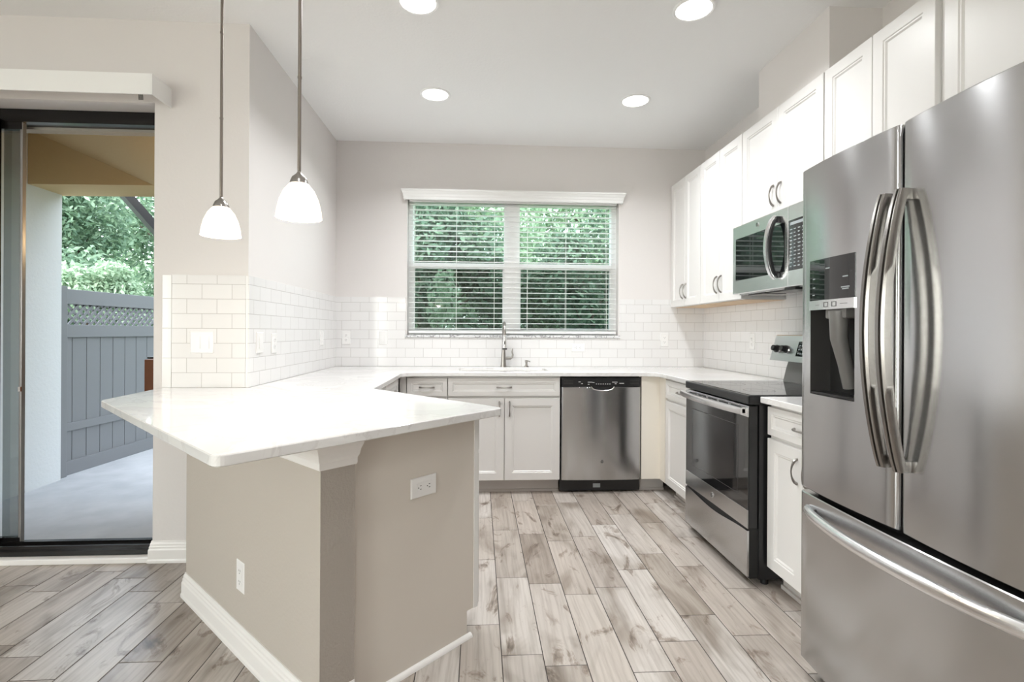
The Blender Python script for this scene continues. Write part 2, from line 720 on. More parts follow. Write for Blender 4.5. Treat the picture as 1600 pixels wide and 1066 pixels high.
for yq in (SY0, SIDE_WINDOW_Y - .025, SY1 - .05):
    fr.box(XFAR - .15, XFAR - .08, yq, yq + .05, .6, .6 + WIN_H)
w = struct('window_3', fr, window_vinyl)
MB().box(XFAR - .118, XFAR - .114, SY0 + .05, SY1 - .05, .65, .55 + WIN_H).build('pane', window_glass, w)
light('window_fill', 'AREA', (XFAR - .05, SIDE_WINDOW_Y, .6 + WIN_H / 2), 50, WIN_H - .1, 1.7, (0, -PI / 2, 0), (1, .955, .91))  # warm fill lamp added in the unseen side window
rw = MB()
xs = [XFAR - .2]
for cx, _ in LIVING_WINDOWS:
    xs += [cx - WIN_W / 2, cx + WIN_W / 2]
xs.append(XR + .2)
for i in range(0, len(xs) - 1, 2):
    rw.box(xs[i], xs[i + 1], YREAR - .2, YREAR, -.06, ZC)
for cx, _ in LIVING_WINDOWS:
    rw.box(cx - WIN_W / 2, cx + WIN_W / 2, YREAR - .2, YREAR, -.06, .6)
    rw.box(cx - WIN_W / 2, cx + WIN_W / 2, YREAR - .2, YREAR, .6 + WIN_H, ZC)
struct('wall_rear', rw, wall_paint)
for i, (cx, _) in enumerate(LIVING_WINDOWS):
    fr = MB()
    x0, x1, z0, z1 = cx - WIN_W / 2, cx + WIN_W / 2, .6, .6 + WIN_H
    fr.box(x0, x1, YREAR - .15, YREAR - .08, z0, z0 + .05).box(x0, x1, YREAR - .15, YREAR - .08, z1 - .05, z1)
    fr.box(x0, x0 + .05, YREAR - .15, YREAR - .08, z0, z1).box(x1 - .05, x1, YREAR - .15, YREAR - .08, z0, z1)
    fr.box(x0, x1, YREAR - .14, YREAR - .09, (z0 + z1) / 2 - .02, (z0 + z1) / 2 + .02)
    w = struct('window_%d' % (i + 2), fr, window_vinyl)
    MB().box(x0 + .05, x1 - .05, YREAR - .118, YREAR - .114, z0 + .05, z1 - .05).build('pane', window_glass, w)
    light('window_fill', 'AREA', (cx, YREAR - .05, .6 + WIN_H / 2), 50, WIN_W - .1, WIN_H - .1, (PI / 2, 0, 0), (1, .955, .91))  # added warm fill light, set in the unseen rear window opening
struct('wall_soffit', MB().box(1.724, XR, 2.46, 3.107, 2.515, ZC), wall_paint)

# backsplash tile
TT = .007
bs = MB()
bs.box(XL, WX0 - .008, YB - TT, YB, CT, TILE_TOP)
bs.box(WX0 - .008, WX1 + .008, YB - TT, YB, CT, WZ0 - .002)
bs.box(WX1 + .008, XR, YB - TT, YB, CT, TILE_TOP)
struct('wall_tile_back', bs, tile_back, label='white subway tile backsplash around and below the window')
struct('wall_tile_left', MB().box(XL, XL + TT, YD - TT, YB - TT, CT, TILE_TOP), tile_left, label='white subway tile on the wall left of the window')
bs = MB()
bs.box(XR - TT, XR, 1.80, YB - TT, CT, TILE_TOP)
struct('wall_tile_right', bs, tile_right, label='white subway tile behind the range')
bs = MB()
bs.box(-1.605, XL - .012, YD - TT, YD, CT, TILE_TOP)
z = CT
ks = [CT, CT + .0777 * 2, CT + .0777 * 4, CT + .0777 * 6, TILE_TOP]
for a, b in zip(ks[:-1], ks[1:]):
    bs.box(-1.653, -1.607, YD - TT, YD, a + .0008, b - .0008, 1, .001)
    bs.box(XL - .0108, XL, YD - TT, YD, a + .0008, b - .0008, 1, .001)
plain_tile = mat('plain_white_tile', (.85, .84, .83), .12)
struct('wall_tile_patio', bs, [tile_door, plain_tile], label='white subway tile on the pier beside the patio door')

# knee wall under the peninsula (45 degrees)
K0, K1 = (-1.3265, 2.4365), (-.4735, 1.5835)
s2 = math.sqrt(.5)
th = .117
kw = MB()
kw.prism([K0, K1, (K1[0] + th * s2, K1[1] + th * s2), (K0[0] + th * s2, K0[1] + th * s2)], 0, CB - .0015, 0)
kwo = struct('wall_peninsula', kw, knee_paint, label='beige angled knee wall under the white peninsula counter')
ce = MB()
e = .0015
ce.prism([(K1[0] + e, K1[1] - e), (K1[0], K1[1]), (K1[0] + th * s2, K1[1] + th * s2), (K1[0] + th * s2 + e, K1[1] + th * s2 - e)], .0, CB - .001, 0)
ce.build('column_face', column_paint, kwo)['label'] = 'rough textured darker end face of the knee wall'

BB = [(0, 0), (.018, 0), (.018, .012), (.015, .02), (.0145, .066), (.0115, .074), (.0115, .082), (.0085, .088), (.0085, .096), (.005, .104), (.004, .112), (0, .112)]


def molding(path, prof, side=1., closed=False, z0=0.):
    """sweep a profile (offset outwards, height) along a horizontal path with mitred corners; side=+1 is left of travel"""
    rings = []
    n = len(path)
    for i, p in enumerate(path):
        p = Vector(p)
        d0 = (p - Vector(path[i - 1])).normalized() if i > 0 else None
        d1 = (Vector(path[i + 1]) - p).normalized() if i < n - 1 else None
        if d0 is None:
            d0 = d1
        if d1 is None:
            d1 = d0
        n0, n1_ = Vector((-d0.y, d0.x)), Vector((-d1.y, d1.x))
        mt = (n0 + n1_)
        mt = mt / (mt.dot(n0)) * side
        rings.append([(p.x + mt.x * o_, p.y + mt.y * o_, z0 + h) for o_, h in prof])
    return MB().loft(rings, 0, False, True)


struct('baseboard_peninsula', molding([(K0[0] + .2 * s2, K0[1] + .2 * s2), K0, K1, (K1[0] + th * s2, K1[1] + th * s2)], BB, -1), trim_white)
struct('baseboard_patio', molding([(DX1 + .0, YD + .13), (DX1, YD), (-1.10 - .118, YD)], BB, -1), trim_white)
bb2 = molding([(XFAR, YREAR), (XFAR, YD)], BB, -1)
struct('baseboard_far_left', bb2, trim_white)
struct('baseboard_right', molding([(XR, .85), (XR, YREAR)], BB, -1), trim_white)
# crown cap trim under the counter around the knee wall
CAP = [(0, 0), (.004, 0), (.006, .006), (.006, .022), (.011, .032), (.014, .05), (.020, .066), (.022, .078), (.022, .089), (0, .089)]
struct('trim_1', molding([K0, K1, (K1[0] + th * s2, K1[1] + th * s2), (K1[0] + (th + .0) * s2 - .03, K1[1] + th * s2 + .03)], CAP, -1, z0=.795), trim_white, label='white crown trim under the peninsula counter')

# kitchen window: two single hung units
wf = MB()
Y0, Y1 = 4.555, 4.635
wx = [(-.578, .219), (.355, 1.176)]
wf.box(WX0 + .002, -.578, Y0, Y1, WZ0 + .023, WZ1 - .002)
wf.box(.219, .355, Y0 - .01, Y1, WZ0 + .023, WZ1 - .002)
wf.box(1.176, WX1 - .002, Y0, Y1, WZ0 + .023, WZ1 - .002)
for a, b in wx:
    wf.box(a, b, Y0, Y1, WZ0 + .023, 1.232)
    wf.box(a, b, Y0, Y1, 2.33, WZ1 - .002)
    wf.box(a, b, Y0 + .005, Y1 - .02, 1.765, 1.815, 0, .003)
    wf.box(a, a + .012, Y0 + .01, Y1 - .03, 1.232, 1.765)
    wf.box(b - .012, b, Y0 + .01, Y1 - .03, 1.232, 1.765)
win = struct('window_1', wf, window_vinyl)
for a, b in wx:
    MB().box(a, b, 4.60, 4.604, 1.815, 2.33).build('pane', window_glass, win)
    MB().box(a + .012, b - .012, 4.58, 4.584, 1.232, 1.765).build('pane', screen_glass, win)
MB().box(WX0 - .014, WX1 + .014, YB - .018, YB - .0, WZ0, WZ0 + .022, 0, .003).box(WX0 + .001, WX1 - .001, YB, Y1, WZ0 + .0005, WZ0 + .022).build('window_sill', marble, win)

# window blind (inside mount) with valance
bl = thing('window_blind', 'white horizontal slat blind with crown valance over the kitchen window', 'blind', ((WX0 + WX1) / 2, YB + .045, WZ0 + .023))
bx0, bx1 = -.905, .905
sl = MB()
nsl = 25
for i in range(nsl):
    zc = .055 + i * .0447
    pts = []
    for (yy, zz) in ((-.025, .0), (-.0, .003), (.025, .0)):
        pts.append((yy, zc + zz))
    prof = pts + [(yy, zz - .0026) for yy, zz in pts[::-1]]
    sl.prism(prof, bx0, bx1, 0, 'x')
sl.build('slats', slat_white, bl)
cdm = MB()
for xx in (-.86, -.50, -.17, .12, .46, .82):
    for yy in (-.024, .024):
        cdm.box(xx - .0012, xx + .0012, yy - .0008, yy + .0008, .02, 1.165)
    cdm.cut()
cdm.build_each('ladder_cord', slat_white, bl)
MB().box(bx0, bx1, -.026, .026, .012, .032, 0, .003).build('bottom_rail', slat_white, bl)
MB().box(bx0, bx1, -.03, .03, 1.145, 1.186).build('headrail', slat_white, bl)
VAL = [(0, 0), (.008, 0), (.010, .006), (.010, .022), (.014, .030), (.014, .046), (.020, .056), (.024, .068), (.030, .074), (.030, .086), (0, .086)]
vm = molding([(-.935, -.0452), (-.935, -.085), (.935, -.085), (.935, -.0452)], [(o_ + .001, h) for o_, h in VAL], -1, z0=1.150)
vm.box(-.935, .935, -.085, -.078, 1.150, 1.236)
vm.build('valance', slat_white, bl)

# patio door
dr = MB()
FY0, FY1 = 2.935, 3.005
dr.box(DX0, DX1 - .001, FY0, FY1, DZ1 - .07, DZ1 - .001)
dr.box(DX0, DX1 - .001, 2.842, FY1, .0, .052)
dr.box(DX0, DX1 - .001, 2.86, 2.868, .052, .072)
dr.box(DX0, DX1 - .001, 2.925, 2.933, .052, .072)
dr.box(DX1 - .012, DX1 - .001, FY0, FY1, .052, DZ1 - .07)
dr.box(DX0, DX0 + .05, FY0, FY1, .052, DZ1 - .07)
door = struct('door_1', dr, door_bronze)
MB().box(DX0 + .02, DX1 - .001, 2.795, 2.842, 0, .028, 0, .004).build('threshold', trim_white, door)
pn = MB()
pn.box(-2.63, -2.568, 2.90, 2.935, .073, DZ1 - .06, 0, .004)
pn.box(-3.75, -2.568, 2.90, 2.93, .073, .14).box(-3.75, -2.568, 2.90, 2.93, DZ1 - .13, DZ1 - .06)
pn.box(-3.80, -3.73, 2.90, 2.93, .073, DZ1 - .06)
pn.box(-3.9, -2.47, 2.937, 2.965, .053, .09).box(-3.9, -2.47, 2.937, 2.965, DZ1 - .11, DZ1 - .07)
pn.build('sliding_panel', door_bronze, door)
MB().box(-2.480, -2.466, 2.940, 2.965, .053, DZ1 - .07, 0, .003).build('edge_strip', stile_grey, door)
MB().box(-2.568, -2.478, 2.948, 2.952, .09, DZ1 - .11).build('pane', door_glass, door)
MB().box(-3.73, -2.63, 2.913, 2.917, .14, DZ1 - .13).build('pane', door_glass, door)
MB().box(-2.474, -2.462, 2.928, 2.937, .88, .905).build('latch', chrome, door)

# vertical blind headrail valance over the patio door
dv = thing('door_valance', 'white valance box mounted above the sliding patio door', 'valance', (-1.62, YD, 2.39))
v = MB()
v.box(-2.6, .0, -.165, -.157, -.012, .09, 0, .001)
v.build('front_board', slat_white, dv)
MB().box(.0004, .006, -.165, -.0, -.012, .09, 0, .001).build('end_return', slat_white, dv)
MB().box(-2.6, -.002, -.14, -.06, .055, .085).build('headrail', slat_white, dv)
c = MB()
for i in range(4):
    x = -.075 + i * .006
    c.tube([(x, -.135, .054), (x, -.137, .01), (x + .002, -.137, -.03)], .0018, 6).cut()
c.build_each('carrier_clip', black_plastic, dv)

# ------------------------------------------------------------------ CABINETRY helpers (local: x right, face at y=0 looking -y)
def pull_mesh(L_=.105, vertical=True):
    pts, rs = [], []
    n = 14
    for i in range(n + 1):
        t = i / n
        s = math.sin(PI * t)
        off = -.004 - .024 * s ** .6
        rr = .0032 + .0032 * abs(math.cos(PI * t)) ** 2
        h = (t - .5) * L_
        pts.append((0, off, h) if vertical else (h, off, 0))
        rs.append(rr)
    m_ = MB().tube(pts, rs, 8)
    for s in (-1, 1):
        h = s * L_ * .5
        c_ = (0, 0, h) if vertical else (h, 0, 0)
        m_.lathe([(.0065, -.001), (.0062, -.006), (.004, -.008), (1e-5, -.0085)], c_, 10, axis='y')
    return m_


def add_pull(door, x, y, z, vertical=True, L_=.105):
    m_ = pull_mesh(L_, vertical)
    m_.v = [(a + x, b + y, c + z) for a, b, c in m_.v]
    return m_.build('handle', nickel, door)


def door_panel(parent, x0, x1, z0, z1, name='door', y=0., t=.02, stile=.055, m_=None):
    mb = MB()
    rings = [(0, y + t), (0, y + .002), (.002, y), (stile, y), (stile + .003, y + .004), (stile + .009, y + .004), (stile + .015, y + .010)]
    mb.panel(x0, x1, z0, z1, rings)
    return mb.build(name, m_ or cab_white, parent)


def base_cabinet(label, loc, rotz, W, D=.59, layout=None, body_mat=None, toe=True, ztop=CB, x_in=(0, 0), group=None, toe_in=(0, 0)):
    """layout: list of (kind, x0, x1, z0, z1, handle)"""
    r = thing('base_cabinet', label, 'cabinet', loc, rotz, group)
    MB().box(.001, W - .001, .021, D, .105, ztop - .001).build('body', body_mat or cab_white, r)
    MB().box(.001 + toe_in[0], W - .001 - toe_in[1], .085, .10, 0, .105).box(.001 + toe_in[0], W - .001 - toe_in[1], .073, .085, 0, .018).build('toe_kick', toe_mat, r)
    for kind, x0, x1, z0, z1, h in layout or []:
        d = door_panel(r, x0, x1, z0, z1, 'drawer' if kind == 'drawer' else ('false_drawer' if kind == 'false' else 'door'), stile=.032 if kind != 'door' else .055)
        if h:
            hx, hz, vert = h
            add_pull(d, hx, 0, hz, vert)
    return r


DZ = (.735, .868)      # drawer front heights
DR = (.107, .718)      # door heights
YF = 3.845             # back run face plane
# back run
base_cabinet('narrow white drawer base cabinet left of the sink cabinet', (-.532, YF, 0), 0, .303, .62,
             [('drawer', .004, .299, *DZ, (.15, .80, False)), ('door', .004, .299, *DR, (.262, .64, True))])
base_cabinet('wide white two door sink base cabinet under the window', (-.229, YF, 0), 0, .843, .62,
             [('false', .004, .838, *DZ, (.42, .80, False)), ('door', .004, .420, *DR, (.385, .64, True)), ('door', .425, .838, *DR, (.46, .64, True))])
f = thing('filler_panel', 'plain cream filler panel between dishwasher and corner cabinet', 'panel', (1.232, YF, 0), 0)
MB().box(.0, .142, .001, .04, .105, CB - .002).box(.142, .160, -.109, .04, .105, CB - .002).build('panel_board', cab_cream, f)
MB().box(.0, .20, .085, .10, 0, .104).box(.0, .20, .073, .085, 0, .018).build('toe_kick', toe_mat, f)
# left run, facing +x
FXL = -.58
lr = base_cabinet('white drawer base cabinet on the left run beside the corner', (FXL, 3.27, 0), PI / 2, .52, .63,
                  [('drawer', .004, .516, *DZ, (.26, .80, False)), ('door', .004, .516, *DR, (.47, .64, True))])
base_cabinet('white drawer base cabinet on the left run nearest the peninsula', (FXL, 2.84, 0), PI / 2, .425, .63,
             [('drawer', .004, .421, *DZ, (.21, .80, False)), ('door', .004, .421, *DR, (.04, .64, True))])
# corner filler between runs
f = tag(MB().box(FXL + .0, -.534, YF + .001, YF + .03, .105, CB - .002).build('corner_filler', cab_white), 'narrow white corner filler strip where left and back runs meet', 'panel')
# peninsula cabinet, facing the kitchen at 45 degrees
pc = base_cabinet('white base cabinet under the peninsula with plain beige end panel', (.008, 2.120, 0), PI * .75, .70, .592,
                  [('drawer', .004, .696, *DZ, (.35, .80, False)), ('door', .004, .348, *DR, (.31, .64, True)), ('door', .352, .696, *DR, (.39, .64, True))])
ep = MB()
# end panel with toe notch (local y runs from the face back to the knee wall)
ep.prism([(.044, .105), (.078, .105), (.078, .0), (.590, .0), (.590, CB - .002), (.044, CB - .002)], -.008, .0, 0, 'x')
ep.build('end_panel', panel_paint, pc)['label'] = 'flat beige end panel'
MB().box(-.012, .0005, .0215, .044, .105, CB - .002, 0, .001).build('face_frame', cab_white, pc)
sm = MB()
sm.loft([[(-.008 - .016 * math.cos(a), y, .016 * math.sin(a)) for a in [i * PI / 2 / 5 for i in range(6)]] + [(-.008, y, 0)] for y in (.060, .592)], 0, False)
sm.build('shoe_molding', trim_white, pc)
# right run, facing -x
FXR = 1.372
base_cabinet('white drawer base cabinet between the corner and the range', (FXR, 3.735, 0), -PI / 2, .575, .62,
             [('drawer', .012, .571, *DZ, (.30, .80, False)), ('door', .012, .571, *DR, (.535, .64, True))])
base_cabinet('white drawer base cabinet between the range and the refrigerator', (FXR, 2.385, 0), -PI / 2, .545, .62,
             [('drawer', .004, .541, *DZ, (.27, .80, False)), ('door', .004, .270, *DR, (.236, .62, True)), ('door', .275, .541, *DR, (.31, .62, True))])

# wall cabinets, facing -x
UX = 1.69
ZU0, ZU1 = 1.432, 2.508


def wall_cabinet(label, y_left, W, z0, z1, doors, handle_z, bottom=True, group='upper wall cabinets on the right wall', stile=.055):
    r = thing('wall_cabinet', label, 'cabinet', (UX, y_left, z0), -PI / 2, group)
    H = z1 - z0
    MB().box(.001, W - .001, .021, .298, .002, H - .001).build('body', cab_white, r)
    if bottom:
        MB().box(.015, W - .015, .04, .298, -.001, .0015).build('underside', cab_under, r)
    for i, (x0, x1, hx) in enumerate(doors):
        d = door_panel(r, x0, x1, .004, H - .004, stile=stile)
        if hx is not None:
            add_pull(d, hx, 0, handle_z, True, .115)
    return r


wall_cabinet('tall white two door wall cabinet in the corner by the window', 4.472, .605, ZU0, ZU1, [(.004, .300, .268), (.304, .601, .336)], .125)
wall_cabinet('tall white two door wall cabinet left of the microwave', 3.866, .624, ZU0, ZU1, [(.004, .310, .278), (.314, .620, .346)], .125)
wall_cabinet('short white two door wall cabinet above the microwave', 3.240, .788, 1.882, ZU1, [(.004, .392, .358), (.396, .784, .430)], .125, False)
wall_cabinet('white two door wall cabinet between microwave and refrigerator cabinet', 2.450, .626, ZU0, ZU1, [(.004, .311, .28), (.315, .622, .346)], .125)
wall_cabinet('wide white wall cabinet above the stainless refrigerator', 1.822, .95, 1.86, ZU1, [(.03, .473, .44), (.477, .92, .51)], .1, False)

# ------------------------------------------------------------------ worktops
def rounded(poly, radii, seg=6):
    out = []
    n = len(poly)
    for i, p in enumerate(poly):
        r = radii.get(i, 0)
        p = Vector(p)
        if r <= 0:
            out.append(tuple(p))
            continue
        a = (Vector(poly[i - 1]) - p).normalized()
        b = (Vector(poly[(i + 1) % n]) - p).normalized()
        for k in range(seg + 1):
            t = k / seg
            q = (p + a * r) * (1 - t) ** 2 + p * 2 * t * (1 - t) + (p + b * r) * t * t
            out.append(tuple(q))
    return out


def slab(outer, holes, z0, z1, bev=.003):
    """flat slab with holes and small top/bottom chamfer on the outline"""
    mb = MB()

    def inset(loop, d):
        n = len(loop)
        area = sum(loop[i][0] * loop[(i + 1) % n][1] - loop[(i + 1) % n][0] * loop[i][1] for i in range(n))
        s = 1 if area > 0 else -1
        out = []
        for i, p in enumerate(loop):
            p = Vector(p)
            d0 = (p - Vector(loop[i - 1])).normalized()
            d1 = (Vector(loop[(i + 1) % n]) - p).normalized()
            n0, n1_ = Vector((-d0.y, d0.x)) * s, Vector((-d1.y, d1.x)) * s
            m_ = n0 + n1_
            m_ = m_ / max(m_.dot(n0), .3)
            out.append(tuple(p + m_ * d))
        return out
    loops = [(outer, 1)] + [(h, -1) for h in holes]
    for z, zi in ((z1, z1 - bev), (z0, z0 + bev)):
        bm = bmesh.new()
        ed = []
        for lp, s in loops:
            ins = inset(lp, bev * s)
            vs = [bm.verts.new((x, y, z)) for x, y in ins]
            ed += [bm.edges.new((vs[i], vs[(i + 1) % len(vs)])) for i in range(len(vs))]
        bmesh.ops.triangle_fill(bm, use_beauty=True, edges=ed)
        mb.bm(bm)
    for lp, s in loops:
        ins = inset(lp, bev * s)
        R = [[(x, y, z0) for x, y in ins], [(x, y, z0 + bev) for x, y in lp], [(x, y, z1 - bev) for x, y in lp], [(x, y, z1) for x, y in ins]]
        mb.loft(R, 0, False, False)
    return mb


outer = rounded([(-1.612, 2.305), (-.632, 1.277), (.100, 2.055), (-.553, 2.752), (-.553, 3.765), (-.49, 3.818), (1.34, 3.818), (1.34, 3.1555), (1.987, 3.1555),
                 (1.987, 4.468), (-1.209, 4.468), (-1.209, 2.800), (-1.652, 2.800)], {0: .02, 1: .035, 2: .03, 4: .04, 5: .04, 6: .10})
sink_hole = rounded([(-.155, 3.955), (.545, 3.955), (.545, 4.345), (-.155, 4.345)], {0: .07, 1: .07, 2: .07, 3: .07})
wt = slab(outer, [sink_hole], CB, CT).build('countertop', quartz)
tag(wt, 'white quartz countertop running from the angled peninsula round to the range', 'countertop')
wt2 = slab(rounded([(1.34, 2.386), (1.34, 1.845), (1.987, 1.845), (1.987, 2.386)], {}), [], CB, CT).build('countertop', quartz)
tag(wt2, 'short white quartz countertop between the range and the refrigerator', 'countertop')

# sink
sk = thing('kitchen_sink', 'undermount steel kitchen sink in the white counter below the window', 'sink', (.195, 4.15, CB))
hx, hy = .36, .205


def rr(hx, hy, r, z):
    return [(x, y, z) for x, y in rounded([(-hx, -hy), (hx, -hy), (hx, hy), (-hx, hy)], {0: r, 1: r, 2: r, 3: r}, 5)]


MB().loft([rr(hx + .012, hy + .012, .08, -.002), rr(hx, hy, .075, -.002), rr(hx - .006, hy - .006, .07, -.02), rr(hx - .02, hy - .02, .06, -.19), rr(hx - .07, hy - .07, .04, -.205), rr(.03, .03, .02, -.21)], 0, True, False).build('basin', sink_steel, sk)
MB().lathe([(.045, -.203), (.04, -.206), (.012, -.207), (1e-5, -.207)], (0, 0, 0), 20).build('drain', chrome, sk)

# faucet: tapered body, tall arched spout seen end-on, side lever
fc = thing('kitchen_faucet', 'brushed nickel pull-down kitchen faucet standing behind the sink', 'faucet', (.21, 4.385, CT))
MB().lathe([(.027, 0), (.0265, .006), (.024, .02), (.021, .07), (.016, .14), (.0135, .185), (.013, .19)], (0, 0, 0), 20).build('body', nickel, fc)
pts = [(0, 0, .19)]
for i in range(15):
    a = PI * i / 14
    pts.append((0, -.085 + .085 * math.cos(a), .29 + .085 * math.sin(a)))
pts.append((0, -.172, .27))
MB().tube([(0, 0, .188)] + pts[1:], .0125, 14).build('spout', nickel, fc)
hd = MB().tube([(0, -.172, .272), (0, -.174, .25), (0, -.178, .20), (0, -.183, .165)], [.013, .015, .0175, .019], 16)
hd = hd.build('spray_head', steel_light, fc)
MB().tube([(0, -.183, .166), (0, -.1845, .155)], [.0195, .0195], 16).build('spray_ring', black_plastic, hd)
MB().box(-.004, .004, -.199, -.190, .198, .222, 0, .002).build('spray_button', black_plastic, hd)
lv = MB().tube([(.015, 0, .075), (.05, 0, .075), (.066, -.0, .075)], [.014, .0145, .013], 14)
lv.tube([(.058, 0, .075), (.074, -.002, .082), (.078, -.004, .105), (.072, -.007, .130), (.078, -.010, .160)], [.010, .009, .008, .007, .004], 10)
lv.build('lever', nickel, fc)
sd = thing('soap_dispenser', 'small brushed nickel soap dispenser beside the faucet', 'dispenser', (.405, 4.385, CT))
MB().lathe([(.021, 0), (.020, .008), (.011, .014), (.009, .035), (.011, .04), (.013, .052), (.011, .058), (1e-5, .06)], (0, 0, 0), 18).build('pump', nickel, sd)
MB().tube([(0, 0, .05), (.018, -.012, .052), (.030, -.020, .046)], .0045, 8).build('nozzle', nickel, sd)

# ------------------------------------------------------------------ badges
def badge(parent, x, y, z, r=.0125, letters='GE'):
    """round dark badge with silver ring and lettering, facing -y"""
    b_ = MB()
    b_.lathe([(1e-5, -.0025), (r * .86, -.0025), (r * .86, -.0003)], (x, y, z), 24, 1, 'y')
    b_.lathe([(r * .86, -.0003), (r * .86, -.0036), (r, -.0036), (r, -.0003)], (x, y, z), 24, 0, 'y', False)
    vs, fs = text_mesh(letters, r * .95)
    b_.add([(x + a, y - .0029 - c_, z + b2) for a, b2, c_ in vs], fs, 0)
    return b_.build('badge', [chrome, charcoal_plastic], parent)


# ------------------------------------------------------------------ dishwasher
W = .612
dwr = thing('dishwasher', 'stainless dishwasher with black control strip between sink cabinet and filler', 'dishwasher', (.617, YF - .005, 0), 0)
MB().box(.003, W - .003, .055, .60, .05, CB - .004).build('body', black_plastic, dwr)


def bowed(x0, x1, z0, z1, bulge, t, nx=16, edge=.01, holes=None, ys=0.):
    """front panel gently convex across its width, rounded at both sides"""
    def yy(x):
        u = (2 * (x - x0) / (x1 - x0) - 1)
        y = -bulge * (1 - u * u)
        d = min(x - x0, x1 - x)
        if d < edge:
            y += edge * (1 - math.sqrt(max(0, 1 - (1 - d / edge) ** 2)))
        return y + ys
    xsx = sorted(set([x0, x0 + edge * .08, x0 + edge * .3, x0 + edge * .6, x0 + edge] + [x0 + edge + (x1 - x0 - 2 * edge) * i / nx for i in range(nx + 1)] +
                     [x1 - edge * .6, x1 - edge * .3, x1 - edge * .08, x1]))
    return xsx, yy


def bowed_panel(x0, x1, z0, z1, bulge=.008, t=.04, nx=16, edge=.01, hole=None, ys=0., zfun=None):
    xsx, yy = bowed(x0, x1, z0, z1, bulge, t, nx, edge, ys=ys)
    zs = [z0, z0 + .003, z1 - .003, z1]
    if hole:
        hx0, hx1, hz0, hz1 = hole
        xsx = sorted(set([x for x in xsx if abs(x - hx0) > .004 and abs(x - hx1) > .004] + [hx0, hx1]))
        zs = sorted(set(zs + [hz0, hz1]))
    mb = MB()
    nxx = len(xsx)

    def zz(x, z):
        return z
    vs = []
    for z in zs:
        dy = .003 if z in (z0, z1) else 0
        for x in xsx:
            vs.append((x, yy(x) + dy, zfun(x, z) if zfun else z))
    fs = []
    for j in range(len(zs) - 1):
        for i in range(nxx - 1):
            if hole and xsx[i] >= hx0 - 1e-6 and xsx[i + 1] <= hx1 + 1e-6 and zs[j] >= hz0 - 1e-6 and zs[j + 1] <= hz1 + 1e-6:
                continue
            a = j * nxx + i
            fs.append((a, a + 1, a + nxx + 1, a + nxx))
    mb.add(vs, fs, 0, True)
    # sides and back
    top = [(x, yy(x) + .003, zfun(x, z1) if zfun else z1) for x in xsx]
    bot = [(x, yy(x) + .003, zfun(x, z0) if zfun else z0) for x in xsx]
    bk = ys + t
    for row in (top, bot):
        mb.add(row + [(x1, bk, row[-1][2]), (x0, bk, row[0][2])], [list(range(len(row) + 2))])
    mb.add([(x0, yy(x0), z0), (x0, bk, z0), (x0, bk, z1), (x0, yy(x0), z1)], [(0, 1, 2, 3)])
    mb.add([(x1, yy(x1), z0), (x1, bk, z0), (x1, bk, z1), (x1, yy(x1), z1)], [(0, 1, 2, 3)])
    if not hole:
        mb.add([(x0, bk, z0), (x1, bk, z0), (x1, bk, z1), (x0, bk, z1)], [(0, 1, 2, 3)])
    mb.yy = yy
    return mb


dfront = bowed_panel(.004, W - .004, .104, .803, .010, .05, edge=.012)
# scooped grip at the top of the door, its shaded hollow a flat black plate
dd = dfront.build('door', steel_m, dwr)
g = MB()
gp = []
for i in range(13):
    t = i / 12
    x = .225 + .175 * t
    gp.append((x, .806 - .030 * (math.sin(PI * t) ** .45)))
g.prism([(gp[0][0], .808)] + gp + [(gp[-1][0], .808)], -.0125, -.0095, 0, 'y')
g.build('grip_recess', black_gap, dd)
MB().tube([(x, -.0125, z) for x, z in gp], .0035, 6).build('grip_rim', steel_light, dd)
badge(dd, .310, -.0105, .245, .014)
cp = bowed_panel(.004, W - .004, .806, .873, .010, .05, edge=.008).build('control_panel', black_plastic, dwr)
pr = MB()
for i in range(7):
    pr.box(.262 + i * .017, .269 + i * .017, -.0115, -.0095, .824, .829)
for x0, x1, z in ((.20, .235, .838), (.20, .212, .822), (.385, .425, .838), (.405, .418, .826), (.44, .475, .829), (.13, .145, .840), (.15, .162, .827), (.235, .25, .836)):
    pr.box(x0, x1, -.0115, -.008, z, z + .0045)
pr.build('printed_marks', print_white, cp)
vt = MB()
for k in range(3):
    vt.box(.02, .09, -.0065, -.004, .826 + k * .011, .830 + k * .011)
vt.cut()
for k in range(3):
    vt.box(W - .09, W - .02, -.0065, -.004, .826 + k * .011, .830 + k * .011)
vt.cut()
vt.build_each('vent_grille', charcoal_plastic, cp)
MB().box(.0, W, .045, .06, .012, .10).build('kick_plate', black_plastic, dwr)
MB().box(.255, .31, .0435, .046, .035, .065).build('kick_label', print_grey, dwr)

# ------------------------------------------------------------------ range
W = .752
rg = thing('electric_range', 'stainless and black glass electric range on the right wall', 'range', (1.292, 3.150, 0), -PI / 2)
MB().box(.0, W, .05, .690, .035, .873).build('body', black_plastic, rg)
ft = MB()
for x in (.04, W - .04):
    for y in (.10, .62):
        ft.cyl((x, y, 0), (x, y, .036), .018, 12).cut()
ft.build_each('foot', black_plastic, rg)
cook = MB().box(-.002, W + .002, -.005, .60, .873, .916, 0, .006)
cook = cook.build('cooktop', black_plastic, rg)
MB().box(.012, W - .012, .015, .585, .915, .9185, 0, .001).build('glass_surface', cooktop_glass, cook)
bn = MB()
for x, y, r in ((.20, .16, .10), (.55, .16, .075), (.20, .43, .075), (.55, .43, .10)):
    bn.lathe([(r - .0015, .9187), (r + .0015, .9187)], (x, y, 0), 40)
    bn.lathe([(r * .55 - .001, .9187), (r * .55 + .001, .9187)], (x, y, 0), 40).cut()
bn.build_each('burner_ring', burner_grey, cook)
